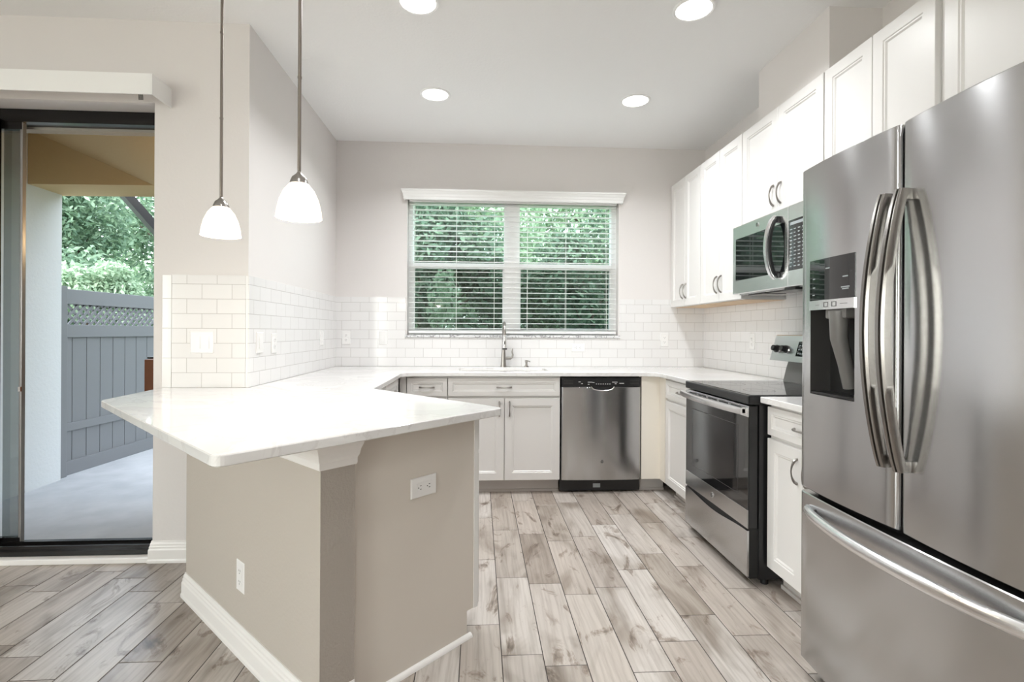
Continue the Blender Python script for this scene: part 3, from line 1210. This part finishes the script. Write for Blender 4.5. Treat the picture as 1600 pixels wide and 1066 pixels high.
# oven door
od = MB()
od.box(.004, W - .004, .0, .045, .278, .866, 0, .004)
od = od.build('oven_door', black_plastic, rg)
MB().box(.006, W - .006, -.004, .004, .278, .367, 0, .002).build('lower_strip', steel_m, od)
MB().box(.006, W - .006, -.004, .004, .812, .866, 0, .002).build('upper_strip', steel_light, od)
MB().box(.006, W - .006, -.002, .003, .368, .811).build('glass', oven_glass, od)
iw = MB()
for x0, x1, z0, z1 in ((.10, W - .10, .42, .423), (.10, W - .10, .757, .76), (.10, .103, .42, .76), (W - .103, W - .10, .42, .76)):
    iw.box(x0, x1, -.0024, -.0015, z0, z1)
iw.build('window_outline', charcoal_plastic, od)
badge(od, .372, -.004, .322, .0145)
hp = []
for i in range(17):
    t = i / 16
    hp.append((.006 + (W - .012) * t, -.030 - .026 * math.sin(PI * t) ** .8, .842))
h = MB()
prof = [(-.010, -.016), (-.014, 0), (-.010, .014), (0, .018), (.012, .016), (.014, -.012), (0, -.018)]
rings = [[(x, y + a, z + b) for a, b in prof] for x, y, z in hp]
h.loft(rings, 0, True)
hh = h.build('handle', steel_light, od)
b_ = MB()
for x in (.006, W - .036):
    b_.box(x, x + .03, -.036, -.003, .828, .856, 0, .004).cut()
for i in range(5):
    x = .14 + i * .118
    b_.box(x, x + .012, -.04, -.003, .846, .852).cut()
b_.build_each('handle_bracket', steel_light, hh)
v_ = MB()
for i in range(5):
    x = .06 + i * .13
    v_.box(x, x + .10, -.0045, -.003, .848, .856).cut()
v_.build_each('vent_slot', black_gap, od)
dwf = MB()
nx = 20
tp = []
for i in range(nx + 1):
    t = i / nx
    tp.append((.006 + (W - .012) * t, .267 - .022 * math.sin(PI * t) ** 2))
dwf.prism([(.006, .048), (W - .006, .048)] + tp[::-1], -.004, .045, 0, 'y')
dwf.build('storage_drawer', steel_m, rg)
MB().box(.004, W - .004, .006, .049, .04, .277).build('drawer_gap', black_gap, rg)
# back guard
bgm = MB()
bgm.prism([(.605, .917), (.70, .917), (.70, 1.045), (.640, 1.045), (.625, 1.0)], .03, W - .03, 0, 'x')
bgm.build('riser', grey_plastic, rg)
cns = MB()
cns.prism([(.535, 1.048), (.690, 1.040), (.696, 1.200), (.585, 1.205), (.578, 1.200)], 0, W, 0, 'x')
cns = cns.build('control_console', steel_light, rg)


def on_console(x, s, out=.0):
    """point on the sloped console face: x along the width, s height fraction"""
    y0, z0, y1, z1 = .535, 1.048, .578, 1.200
    nx_, nz = -(z1 - z0), (y1 - y0)
    l = math.hypot(nx_, nz)
    return (x, y0 + (y1 - y0) * s + nx_ / l * out, z0 + (z1 - z0) * s + nz / l * out)


for x in (.055, .145, W - .145, W - .055):
    k = MB()
    k.tube([on_console(x, .46, 0), on_console(x, .46, .012)], .024, 20)
    k.tube([on_console(x, .46, .012), on_console(x, .46, .036)], [.020, .017], 18)
    k = k.build('knob', black_plastic, cns)
    MB().tube([on_console(x, .46, .0), on_console(x, .46, .005)], .0265, 22).build('knob_ring', chrome, k)
p0, p1, p2, p3 = on_console(.25, .22, .002), on_console(.52, .22, .002), on_console(.52, .78, .002), on_console(.25, .78, .002)
dsp = MB()
dsp.add([p0, p1, p2, p3, on_console(.25, .22, -.004), on_console(.52, .22, -.004), on_console(.52, .78, -.004), on_console(.25, .78, -.004)],
        [(0, 1, 2, 3), (0, 4, 5, 1), (1, 5, 6, 2), (2, 6, 7, 3), (3, 7, 4, 0), (4, 7, 6, 5)])
dsp = dsp.build('display', black_glass, cns)
mk = MB()
for i in range(4):
    for j in range(3):
        a = on_console(.265 + i * .02, .30 + j * .15, .0025)
        b = on_console(.275 + i * .02, .30 + j * .15, .0025)
        c2 = on_console(.275 + i * .02, .35 + j * .15, .0025)
        d2 = on_console(.265 + i * .02, .35 + j * .15, .0025)
        mk.quad(a, b, c2, d2)
mk.build('printed_marks', print_grey, dsp)

# ------------------------------------------------------------------ microwave
W = .758
mw = thing('microwave_oven', 'stainless over-the-range microwave with curved handle below the short wall cabinet', 'microwave', (1.607, 3.193, 1.458), -PI / 2)
MB().box(.004, W - .004, .03, .386, .004, .420).build('body', grey_plastic, mw)
md = MB().box(0, .588, 0, .03, .0, .421, 0, .004).build('door', steel_light, mw)
MB().panel(.040, .560, .082, .342, [(0, .004), (0, -.0015), (.001, -.002)]).build('window', black_glass, md)
badge(md, .290, -.0005, .385, .0125)
hm = MB()
pts = []
for i in range(15):
    t = i / 14
    pts.append((.492 + .0 * t, -.012 - .050 * math.sin(PI * t) ** .55, .055 + .33 * t))
prof = [(-.012, -.004), (-.010, -.012), (.010, -.012), (.012, -.004), (.010, .004), (-.010, .004)]
rings = []
for i, p in enumerate(pts):
    a = Vector(pts[max(i - 1, 0)])
    b = Vector(pts[min(i + 1, 14)])
    tdir = (b - a).normalized()
    nn = Vector((0, -tdir.z, tdir.y))
    rings.append([(p[0] + u, p[1] - nn.y * w * 1., p[2] - nn.z * w) for u, w in prof])
hm.loft(rings, 0, True)
hmo = hm.build('handle', steel_light, md)
ib = MB()
rings = []
for i, p in enumerate(pts):
    a = Vector(pts[max(i - 1, 0)])
    b = Vector(pts[min(i + 1, 14)])
    tdir = (b - a).normalized()
    nn = Vector((0, -tdir.z, tdir.y))
    rings.append([(p[0] + u, p[1] + .004 + w, p[2]) for u, w in [(-.009, 0), (.02, 0), (.022, .012), (-.009, .012)]])
ib.loft(rings, 0, True)
ib.box(.483, .514, -.018, -.0005, .055, .088, 0, .003).box(.483, .514, -.018, -.0005, .352, .385, 0, .003)
ib.build('handle_inner', black_plastic, hmo)
mc = MB().box(.591, W, 0, .03, .0, .421, 0, .004).build('control_panel', steel_light, mw)
kp = MB().panel(.594, W - .006, .082, .342, [(0, .004), (0, -.0015), (.001, -.002)]).build('keypad', black_glass, mc)
km = MB()
rr_ = random.Random(3)
for j in range(11):
    for i in range(4):
        x = .607 + i * .034
        z = .10 + j * .019
        km.box(x, x + .012 + rr_.random() * .010, -.0032, -.002, z, z + .005)
km.box(.61, .73, -.0032, -.002, .315, .330)
km.build('printed_marks', print_grey, kp)
MB().box(.02, W - .02, .035, .37, -.004, .004).build('grease_filter', steel_m, mw)
gl = MB()
for i in range(3):
    gl.box(.06 + i * .23, .25 + i * .23, .07, .20, -.010, -.004, 0, .002).cut()
gl.build_each('filter_grille', charcoal_plastic, mw)
MB().box(.52, .62, .02, .08, -.016, .0, 0, .006).build('lamp_cover', black_plastic, mw)

# ------------------------------------------------------------------ refrigerator
W = .875
rf = thing('refrigerator', 'stainless french door refrigerator with bottom freezer and water dispenser', 'refrigerator', (1.158, 1.797, 0), -PI / 2)
MB().box(.006, W - .006, .075, .82, .03, 1.765, 0, .004).build('body', fridge_side, rf)
MB().box(.01, W - .01, .06, .10, .035, 1.79).build('gasket', black_gap, rf)
ft = MB()
for x in (.06, W - .06):
    for y in (.12, .76):
        ft.cyl((x, y, 0), (x, y, .031), .02, 12).cut()
ft.build_each('foot', black_plastic, rf)
hg = MB()
for x in (.01, W - .08):
    hg.box(x, x + .07, .03, .16, 1.766, 1.80, 0, .006).cut()
hg.build_each('hinge_cover', grey_plastic, rf)
ZF = .672
HX0, HX1, HZ0, HZ1 = .063, .281, 1.008, 1.300
ld = bowed_panel(.0, .4315, ZF, 1.797, .012, .07, edge=.014, hole=(HX0, HX1, HZ0, HZ1))
yyf = ld.yy
ldo = ld.build('left_door', steel_m, rf)
ldo['label'] = 'left door with ice and water dispenser'
cav = MB()
ya, yb = yyf(HX0), yyf(HX1)
cav.add([(HX0, ya, HZ0), (HX1, yb, HZ0), (HX1, yb, HZ1), (HX0, ya, HZ1), (HX0 + .01, .065, HZ0 + .01), (HX1 - .01, .065, HZ0 + .01), (HX1 - .01, .065, HZ1), (HX0 + .01, .065, HZ1)],
        [(0, 4, 5, 1), (1, 5, 6, 2), (2, 6, 7, 3), (3, 7, 4, 0), (4, 7, 6, 5)])
cav = cav.build('dispenser_recess', charcoal_plastic, ldo)
pd = MB()
pd.tube([(.19, .005, 1.29), (.19, .006, 1.20), (.185, .03, 1.12), (.18, .05, 1.04)], [.030, .026, .022, .02], 16)
pd.box(.135, .235, -.005, .05, 1.265, 1.299, 0, .008)
pd.build('dispenser_paddle', grey_plastic, ldo)
tr_ = MB()
tr_.box(HX0 + .006, HX1 - .004, -.006, .055, HZ0 + .002, HZ0 + .010)
tr_.build('drip_tray', black_plastic, ldo)
pnl = MB()
ys_ = min(ya, yb, yyf((HX0 + HX1) / 2)) - .001
nseg = 8
def curved_plate(x0, x1, z0, z1, out, thick=.004):
    mb = MB()
    rings = []
    for i in range(nseg + 1):
        x = x0 + (x1 - x0) * i / nseg
        y = yyf(x) - out
        rings.append([(x, y, z0), (x, y, z1), (x, y + thick, z1), (x, y + thick, z0)])
    return mb.loft(rings, 0, False)
cpn = curved_plate(HX0 - .002, HX1 + .002, 1.328, 1.466, .002, .006).build('dispenser_display', black_glass, ldo)
stp = curved_plate(HX0 - .002, HX1 + .002, 1.296, 1.328, .005, .012).build('dispenser_strip', steel_light, ldo)
bt = MB()
for x in (.145, .185):
    for (a, b, c2, d2) in ((x, x + .022, 1.304, 1.306), (x, x + .022, 1.318, 1.320), (x, x + .002, 1.304, 1.320), (x + .020, x + .022, 1.304, 1.320)):
        bt.box(a, b, yyf(x) - .0062, yyf(x) - .004, c2, d2)
for x in (.10, .225):
    bt.box(x, x + .03, yyf(x) - .0062, yyf(x) - .004, 1.311, 1.3125)
bt.build('dispenser_button', grey_plastic, ldo)
ic = MB()
for x0, x1, z in ((.08, .105, 1.37), (.08, .11, 1.40), (.078, .10, 1.345), (.225, .262, 1.362), (.23, .258, 1.356), (.232, .255, 1.395), (.15, .17, 1.43)):
    ic.box(x0, x1, yyf(x0) - .0028, yyf(x0) - .0012, z, z + .004)
ic.build('printed_marks', print_grey, ldo)
rdo = bowed_panel(.4435, W, ZF, 1.797, .012, .07, edge=.014).build('right_door', steel_m, rf)
MB().box(.4315, .4435, .022, .06, ZF, 1.79).build('door_gap', black_gap, rf)  # black strip standing for the shade between the doors


def fridge_handle(parent, xc):
    n = 26
    rings = []
    prof = [(-.0135, .014), (-.0135, -.006), (-.0095, -.0115), (-.0070, -.0115), (-.0060, -.007), (-.0045, -.007), (-.0035, -.0145), (.0035, -.0145), (.0045, -.007), (.0060, -.007), (.0070, -.0115), (.0095, -.0115), (.0135, -.006), (.0135, .014)]
    z0, z1 = .845, 1.607
    for i in range(n + 1):
        t = i / n
        z = z0 + (z1 - z0) * t
        y = -.026 - .052 * math.sin(PI * t) ** .85
        w = .95 + .15 * math.sin(PI * t)
        rings.append([(xc + a * w, y + b * 1.0, z) for a, b in prof])
    mb = MB().loft(rings, 0, True)
    for z in (z0, z1 - .03):
        mb.box(xc - .0125, xc + .0125, -.034, .004, z, z + .03, 0, .002)
    return mb.build('handle', steel_handle, parent)


fridge_handle(ldo, .412)
fridge_handle(rdo, .470)
# freezer drawer with bowed bar handle and finger scoop lip
fz = bowed_panel(.0, W, .062, .655, .016, .07, nx=24, edge=.014).build('freezer_drawer', steel_m, rf)
n = 28
rings = []
for i in range(n + 1):
    t = i / n
    x = .055 + (W - .11) * t
    u = 2 * (x / W) - 1
    y = -.016 * (1 - u * u) - .006 - .050 * math.sin(PI * t) ** .7
    z = .600 - .0 * t
    rings.append([(x, y + .015 * math.cos(a), z + .019 * math.sin(a)) for a in [2 * PI * k / 14 for k in range(14)]])
MB().loft(rings, 0, True).build('handle', steel_light, fz)
ft = MB()
for x in (.060, W - .090):
    ft.box(x, x + .03, -.022, .004, .586, .612, 0, .003).cut()
ft.build_each('handle_mount', grey_plastic, fz)
MB().box(.02, W - .02, .05, .08, .03, .062).build('base_grille', charcoal_plastic, rf)

# ------------------------------------------------------------------ electrical plates (local: plate centred, facing -y)
def plate(name, label, loc, rotz, w=.072, h=.116, kind='duplex', horizontal=False, gang=1, group=None):
    r = thing(name, label, 'outlet' if 'outlet' in name else 'switch', loc, rotz, group)
    if horizontal:
        w, h = h, w
    MB().panel(-w / 2, w / 2, -h / 2, h / 2, [(0, 0), (0, -.003), (.003, -.006)]).build('cover_plate', white_plastic, r)
    if kind == 'rocker':
        for i in range(gang):
            cx = (i - (gang - 1) / 2) * .046
            o_ = MB().prism([(-.0062, -.033), (-.0062, .033), (-.0075, .033), (-.0105, -.033)], cx - .016, cx + .016, 0, 'x')
            o_.build('rocker', white_plastic, r)
    elif kind in ('duplex', 'gfci'):
        b = MB()
        sl_ = MB()
        if kind == 'gfci':
            a_ = (-.034, .034, -.017, .017) if horizontal else (-.017, .017, -.034, .034)
            b.box(a_[0], a_[1], -.0078, -.006, a_[2], a_[3], 0, .0005)
        for s in (-1, 1):
            c_ = (s * .020, 0) if horizontal else (0, s * .020)
            if kind == 'duplex':
                b.lathe([(1e-5, -.0078), (.0155, -.0078), (.0165, -.006)], (c_[0], 0, c_[1]), 20, 0, 'y')
            for q in (-1, 1):
                if horizontal:
                    sl_.box(c_[0] - .001, c_[0] + .006, -.0082, -.0077, q * .006 - .0011, q * .006 + .0011)
                else:
                    sl_.box(q * .006 - .0011, q * .006 + .0011, -.0082, -.0077, c_[1] - .001, c_[1] + .006)
            if horizontal:
                sl_.box(c_[0] - .009, c_[0] - .0055, -.0082, -.0077, -.002, .002)
            else:
                sl_.box(-.002, .002, -.0082, -.0077, c_[1] - .009, c_[1] - .0055)
        b.build('receptacle', white_plastic, r)
        sl_.build('slot', dark_slot, r)
    elif kind == 'blank':
        b = MB()
        for z in (-.03, .03):
            b.lathe([(1e-5, -.0075), (.003, -.007), (.0035, -.006)], (0, 0, z), 10, 0, 'y')
        b.build('screw', print_grey, r)
    return r


fy = YD - TT
plate('light_switch', 'double rocker light switch on the tiled pier beside the patio door', (-1.450, fy, 1.152), 0, .118, .116, 'rocker', gang=2)
plate('light_switch', 'white switch plate on the left tiled wall nearest the pier corner', (XL + TT, 2.930, 1.148), PI / 2, .085, .116, 'rocker')
plate('wall_outlet', 'white outlet plate on the left tiled wall, second from the pier corner', (XL + TT, 3.130, 1.140), PI / 2, kind='duplex')
plate('light_switch', 'white switch plate on the left tiled wall nearest the window wall', (XL + TT, 4.060, 1.160), PI / 2, kind='rocker')
plate('wall_outlet', 'white duplex outlet on the window wall at the left corner', (-1.126, YB - TT, 1.158), 0, kind='duplex')
plate('light_switch', 'white rocker switch on the window wall left of the window', (-.814, YB - TT, 1.158), 0, kind='rocker')
plate('wall_outlet', 'horizontal white outlet on the tile below the window, right of the faucet', (.866, YB - TT, 1.078), 0, kind='duplex', horizontal=True)
plate('wall_outlet', 'white duplex outlet on the window wall below the corner wall cabinet', (1.634, YB - TT, 1.150), 0, kind='duplex')
plate('wall_outlet', 'white outlet plate on the tiled right wall left of the range console', (XR - TT, 3.652, 1.153), -PI / 2, kind='duplex')
# on the knee wall (facing -x-y) and the end panel (facing +x-y)
kx, ky = -.474 + (-.395), 1.589 + .395
d_ = ((-.888) + (2.003)) - 1.115
plate('wall_outlet', 'upright white outlet low on the beige knee wall under the peninsula', (-.888, 2.003, .290), -PI / 4, kind='gfci')
plate('wall_outlet', 'horizontal white outlet on the beige end panel of the peninsula', (-.1995, 1.8995, .652), PI / 4, kind='gfci', horizontal=True)

# ------------------------------------------------------------------ lights in the ceiling
def make_can(x, y, label, grp):
    r = thing('ceiling_light', label, 'ceiling light', (x, y, ZC), 0, grp)
    MB().lathe([(.103, 0), (.104, -.004), (.098, -.008), (.088, -.006), (.084, .0)], (0, 0, 0), 40).build('trim_ring', can_trim, r)
    MB().lathe([(.0865, -.0045), (.05, -.0030), (1e-5, -.0025)], (0, 0, 0), 40).build('lens', can_lens, r)
    return r


labs = ['round recessed ceiling light above the peninsula, cut by the top frame edge on the left',
        'round recessed ceiling light nearest the camera in front of the wall cabinets',
        'round recessed ceiling light far left, nearer the window wall',
        'round recessed ceiling light far right, nearer the corner wall cabinet']
c0 = make_can(*CANS[0], labs[0], 'recessed ceiling lights in the kitchen')
for (x, y), lb in zip(CANS[1:], labs[1:]):
    dup(c0, (x, y, ZC), 0, lb)
for (x, y) in CANS_REAR:
    dup(c0, (x, y, ZC), 0, 'round recessed ceiling light behind the viewer over the living area', 'recessed ceiling lights over the living area')
for (x, y) in CANS + CANS_REAR:
    light('can_lamp', 'AREA', (x, y, ZC - .02), CAN_POWER if y > 1 else REAR_CAN_POWER, .16, None, (0, 0, 0), (.965, .985, 1), 'DISK', math.radians(140))

# pendants
def make_pendant(x, y, label):
    zb = 1.579
    r = thing('pendant_light', label, 'pendant light', (x, y, zb), 0, 'pendant lights over the peninsula')
    MB().lathe([(.0705, 0), (.068, .025), (.060, .058), (.047, .088), (.031, .108), (.026, .112)], (0, 0, 0), 36).build('glass_shade', shade_glass, r)
    MB().lathe([(.029, .106), (.028, .116), (.022, .131), (.012, .140), (.007, .146), (.0055, .150)], (0, 0, 0), 28).build('cap', nickel, r)
    MB().lathe([(1e-5, .022), (.018, .028), (.024, .045), (.018, .065), (.012, .080), (.012, .10)], (0, 0, 0), 20).build('bulb', bulb_glow, r)
    rd = MB()
    rd.cyl((0, 0, .148), (0, 0, ZC - zb - .02), .0055, 12)
    for z in (.45, .78, 1.08):
        rd.cyl((0, 0, z), (0, 0, z + .006), .0068, 12)
    rd.build('rod', nickel_dark, r)
    MB().lathe([(.0, ZC - zb - .028), (.03, ZC - zb - .026), (.058, ZC - zb - .008), (.060, ZC - zb)], (0, 0, 0), 28).build('canopy', nickel_dark, r)
    light('pendant_lamp', 'POINT', (x, y, zb + .015), PENDANT_POWER, .03, color=(1, .88, .72))
    return r


make_pendant(-.993, 2.05, 'left pendant lamp with white glass shade in front of the patio door pier')
make_pendant(-.580, 1.70, 'right pendant lamp with white glass shade, nearer and larger, over the peninsula')

# ------------------------------------------------------------------ OUTSIDE
struct('floor_patio', MB().box(-8, XL - .2, YD + .2, 9, -.16, -.05).box(DX0, DX1, FY1, YD + .201, -.16, -.02), concrete)
struct('floor_garden', MB().box(-30, 30, -20, 40, -.4, -.17), grass)
tag(MB().box(-3.9, -3.50, 3.0, 4.55, -.05, 2.9).build('stucco_column', stucco), 'pale textured stucco column at the left edge of the covered patio', 'column')
tag(MB().prism([(-4.2, 2.335), (XL - .2, 2.365), (XL - .2, 3.2), (-4.2, 3.2)], 4.22, 4.58, 0, 'y').build('patio_beam', stucco_tan), 'tan stucco beam across the top of the covered patio opening', 'beam')
sc_ = MB()


def zc_(x, y):
    return 2.36 - .44 * (x + 2.58) - .36 * (y - 4.22)


a = [(-4.4, 3.072), (XL - .265, 3.072), (XL - .265, 4.218), (-4.4, 4.218)]
sc_.add([(x, y, zc_(x, y)) for x, y in a] + [(x, y, zc_(x, y) + .12) for x, y in a], [(0, 1, 2, 3), (4, 7, 6, 5), (0, 4, 5, 1), (1, 5, 6, 2), (2, 6, 7, 3), (3, 7, 4, 0)])
tag(sc_.build('patio_soffit', stucco_tan), 'warm lit sloping tan soffit over the covered patio', 'soffit')
# wall beyond, outside face of the kitchen
struct('wall_exterior', MB().box(XL - .26, XL - .2, YD + .2, YB + .2, -.06, 3.4).box(-4.6, XL - .26, YD + .201, 3.07, 2.322, 3.2).box(DX1, XL - .26, YD + .201, 3.07, -.06, 2.322), siding)
pl_ = thing('porch_light', 'small amber porch light on the exterior kitchen wall', 'lamp', (XL - .27, 3.75, 1.82), 0)
MB().box(-.05, .01, -.05, .05, -.08, .08, 0, .01).build('housing', brace_metal, pl_)
MB().lathe([(1e-5, .035), (.035, .045), (.042, .08), (.03, .12), (1e-5, .13)], (-.09, 0, -.08), 18).build('globe', lamp_amber, pl_)
light('porch_lamp', 'POINT', (XL - .42, 3.75, 1.82), 9, .05, color=(1, .70, .38))

# fence along the left side of the patio
fn = thing('vinyl_fence', 'grey vinyl privacy fence with lattice top beyond the patio', 'fence', (-3.585, 4.60, -.05), math.atan2(1.17, .10))
FL = 5.0
FH = 1.615


def fz_(z0, z1, th_, name, m_=fence_mat, b=.004):
    return MB().box(0, FL, -th_ / 2, th_ / 2, z0, z1, 0, b).build(name, m_, fn)


fz_(FH - .13, FH, .06, 'top_rail')
fz_(FH - .42, FH - .31, .06, 'middle_rail')
fz_(.38, .45, .06, 'lower_rail')
fz_(.0, .12, .06, 'bottom_rail')
lt = MB()
hh_ = .18
k = 0
x = -.2
while x < FL:
    for s, yy0 in ((1, -.006), (-1, .006)):
        xa, xb = (x, x + hh_) if s > 0 else (x + hh_, x)
        w = .028
        z0_, z1_ = FH - .311, FH - .129
        xs_ = [xa, xa + w, xb + w, xb]
        if min(xs_) < 0 or max(xs_) > FL:
            continue
        lt.add([(xa, yy0 - .005, z0_), (xa + w, yy0 - .005, z0_), (xb + w, yy0 - .005, z1_), (xb, yy0 - .005, z1_),
                (xa, yy0 + .005, z0_), (xa + w, yy0 + .005, z0_), (xb + w, yy0 + .005, z1_), (xb, yy0 + .005, z1_)],
               [(0, 1, 2, 3), (4, 7, 6, 5), (0, 4, 5, 1), (1, 5, 6, 2), (2, 6, 7, 3), (3, 7, 4, 0)])
    x += .075
lt.build('lattice', fence_mat, fn)
pb = MB()
x = 0
while x < FL:
    pb.box(x + .002, min(x + .148, FL), -.012, .012, .05, FH - .40, 0, .004)
    x += .15
pb.build('boards', fence_mat, fn)
MB().box(-.05, .05, -.06, .06, 0, FH + .02, 0, .004).build('post', fence_mat, fn)
MB().box(FL - .05, FL + .05, -.06, .06, 0, FH + .02, 0, .004).build('post', fence_mat, fn)

# diagonal dark bar from the beam down to the exterior wall
br = MB().tube([(-3.16, 4.66, 2.50), (-2.60, 4.66, 1.85), (-1.55, 4.66, .62)], .05, 4)
tag(br.build('metal_brace', brace_metal), 'dark grey metal bar slanting down from the patio beam', 'brace')
ws = thing('wooden_shelf', 'brown wooden shelf end with black bracket outside the patio door', 'shelf', (-2.39, 4.0, .70), 0)
MB().box(-.035, .912, -.10, .10, .0, .30, 0, .006).build('shelf_board', wood_brown, ws)
MB().box(-.06, -.036, -.03, .03, .17, .30, 0, .006).box(-.058, .02, -.03, .03, .301, .315, 0, .004).build('bracket', black_plastic, ws)


# foliage
def leaves(n, blobs, size, seed, shell=.55):
    r = np.random.default_rng(seed)
    vol = np.array([b[3] * b[4] * b[5] for b in blobs]) ** (2 / 3)
    idx = r.choice(len(blobs), n, p=vol / vol.sum())
    B = np.array(blobs)[idx]
    d = r.normal(size=(n, 3))
    d /= np.linalg.norm(d, axis=1)[:, None]
    rad = (shell + (1 - shell) * r.random(n) ** .6)[:, None] * (1 + .12 * r.normal(size=(n, 1)))
    c = B[:, :3] + d * rad * B[:, 3:6]
    a = r.normal(size=(n, 3))
    a /= np.linalg.norm(a, axis=1)[:, None]
    nn = d * .6 + r.normal(size=(n, 3)) * .6 + np.array([0, 0, .4])
    b = np.cross(nn, a)
    b /= np.linalg.norm(b, axis=1)[:, None]
    a = np.cross(b, nn)
    a /= np.linalg.norm(a, axis=1)[:, None]
    s = size * (.6 + .8 * r.random((n, 1)))
    nn /= np.linalg.norm(nn, axis=1)[:, None]
    v0 = c - a * s
    v1 = c + b * s * .45 + nn * s * .18
    v2 = c + a * s
    v3 = c - b * s * .45 + nn * s * .18
    V = np.stack([v0, v1, v2, v3], 1).reshape(-1, 3)
    i = np.arange(n) * 4
    F = np.concatenate([np.stack([i, i + 1, i + 2], 1), np.stack([i, i + 2, i + 3], 1)])
    return V, F


def foliage_mesh(name, V, F, m_, parent):
    me = bpy.data.meshes.new(name)
    me.vertices.add(len(V))
    me.vertices.foreach_set('co', V.astype(np.float32).ravel())
    me.loops.add(len(F) * 3)
    me.loops.foreach_set('vertex_index', F.astype(np.int32).ravel())
    me.polygons.add(len(F))
    me.polygons.foreach_set('loop_start', (np.arange(len(F)) * 3).astype(np.int32))
    me.polygons.foreach_set('loop_total', np.full(len(F), 3, np.int32))
    me.materials.append(m_)
    me.update()
    me.validate()
    o = bpy.data.objects.new(name, me)
    COL.objects.link(o)
    o.parent = parent
    return o


def tree(name, label, cat, loc, h, rx, ry, z0, n, size, m_, seed, blobs=26, trunk=.07, group=None):
    t = thing(name, label, cat, (loc[0], loc[1], -.17), 0, group)
    r = random.Random(seed)
    bs_ = []
    for i in range(blobs):
        a = r.random() * 2 * PI
        q = math.sqrt(r.random())
        zz = z0 + (h - z0) * r.random()
        k = math.sin(PI * min(max((zz - z0) / (h - z0) * .8 + .15, 0), 1)) ** .6
        s = .22 + .3 * r.random()
        bs_.append((math.cos(a) * q * rx * k, math.sin(a) * q * ry * k, zz, s * rx * .8, s * ry * .8 + .15, s * (h - z0) * .4))
    V, F = leaves(n, bs_, size, seed)
    V[:, 2] = np.maximum(V[:, 2], .02)
    foliage_mesh('leaves', V, F, m_, t)
    st = MB()
    st.tube([(0, 0, 0), (.05, .02, h * .35), (-.04, .05, h * .7)], [trunk, trunk * .8, trunk * .3], 8)
    for i in range(7):
        b = bs_[i]
        zb = h * (.15 + .07 * i)
        st.tube([(.03, .02, zb), (b[0] * .5, b[1] * .5, (zb + b[2]) / 2 + .1), (b[0], b[1], b[2])], [trunk * .45, trunk * .3, trunk * .12], 6)
    st.build('trunk', bark, t)
    return t


hg_ = 'shrubs and trees outside the kitchen window'
tree('shrub', 'dense dark green shrub outside the left half of the kitchen window', 'shrub', (-.75, 7.2), 3.0, 1.05, .7, .1, 16000, .055, leaf_dark, 11, 30, .05, hg_)
tree('shrub', 'dense dark green shrub outside the right half of the kitchen window', 'shrub', (1.9, 8.6), 3.3, 1.5, .55, .1, 18000, .055, leaf_dark, 12, 30, .05, hg_)
tree('shrub', 'light green leafy branches close outside the left window pane', 'shrub', (-.42, 5.6), 1.9, .36, .22, .5, 900, .04, leaf_pale, 13, 10, .02, hg_)
tree('tree', 'tall pale green tree filling the upper left window pane', 'tree', (-1.1, 9.8), 5.6, 2.0, .9, 1.5, 26000, .06, leaf_pale, 14, 36, .1, hg_)
tree('tree', 'tall mid green tree filling the upper right window pane', 'tree', (2.6, 13.0), 7.2, 3.2, 1.1, 1.2, 40000, .085, leaf_pale, 15, 36, .1, hg_)
hd_ = 'trees beyond the patio fence'
tree('tree', 'dark green bushy tree beyond the fence at the left', 'tree', (-8.4, 9.6), 4.8, 2.1, 1.4, .4, 42000, .055, leaf_mid, 21, 40, .12, hd_)
tree('tree', 'dark green tree beyond the fence behind the slanting bar', 'tree', (-7.0, 14.2), 6.0, 2.6, 1.4, .4, 30000, .075, leaf_mid, 22, 36, .12, hd_)
tree('shrub', 'bright pale green leafy shrub just over the fence', 'shrub', (-5.0, 6.9), 2.25, .85, .6, .8, 15000, .034, leaf_pale, 23, 16, .04, hd_)
tree('tree', 'tall hazy green tree far beyond the fence', 'tree', (-13.0, 18.0), 8.5, 4.5, 1.0, .5, 16000, .13, leaf_pale, 24, 40, .15, hd_)

# distant tree line
tl = thing('tree_line', 'distant row of green trees closing the view behind the garden', 'trees', (0, 24, -.17), 0)
r = random.Random(5)
bs_ = []
for i in range(70):
    bs_.append((-24 + i * .72, r.uniform(-1.5, 1.5), r.uniform(.5, 4.6), r.uniform(1., 2.), .8, r.uniform(1., 1.9)))
V, F = leaves(26000, bs_, .2, 31, .7)
V[:, 2] = np.maximum(V[:, 2], .02)
foliage_mesh('leaves', V, F, leaf_mid, tl)
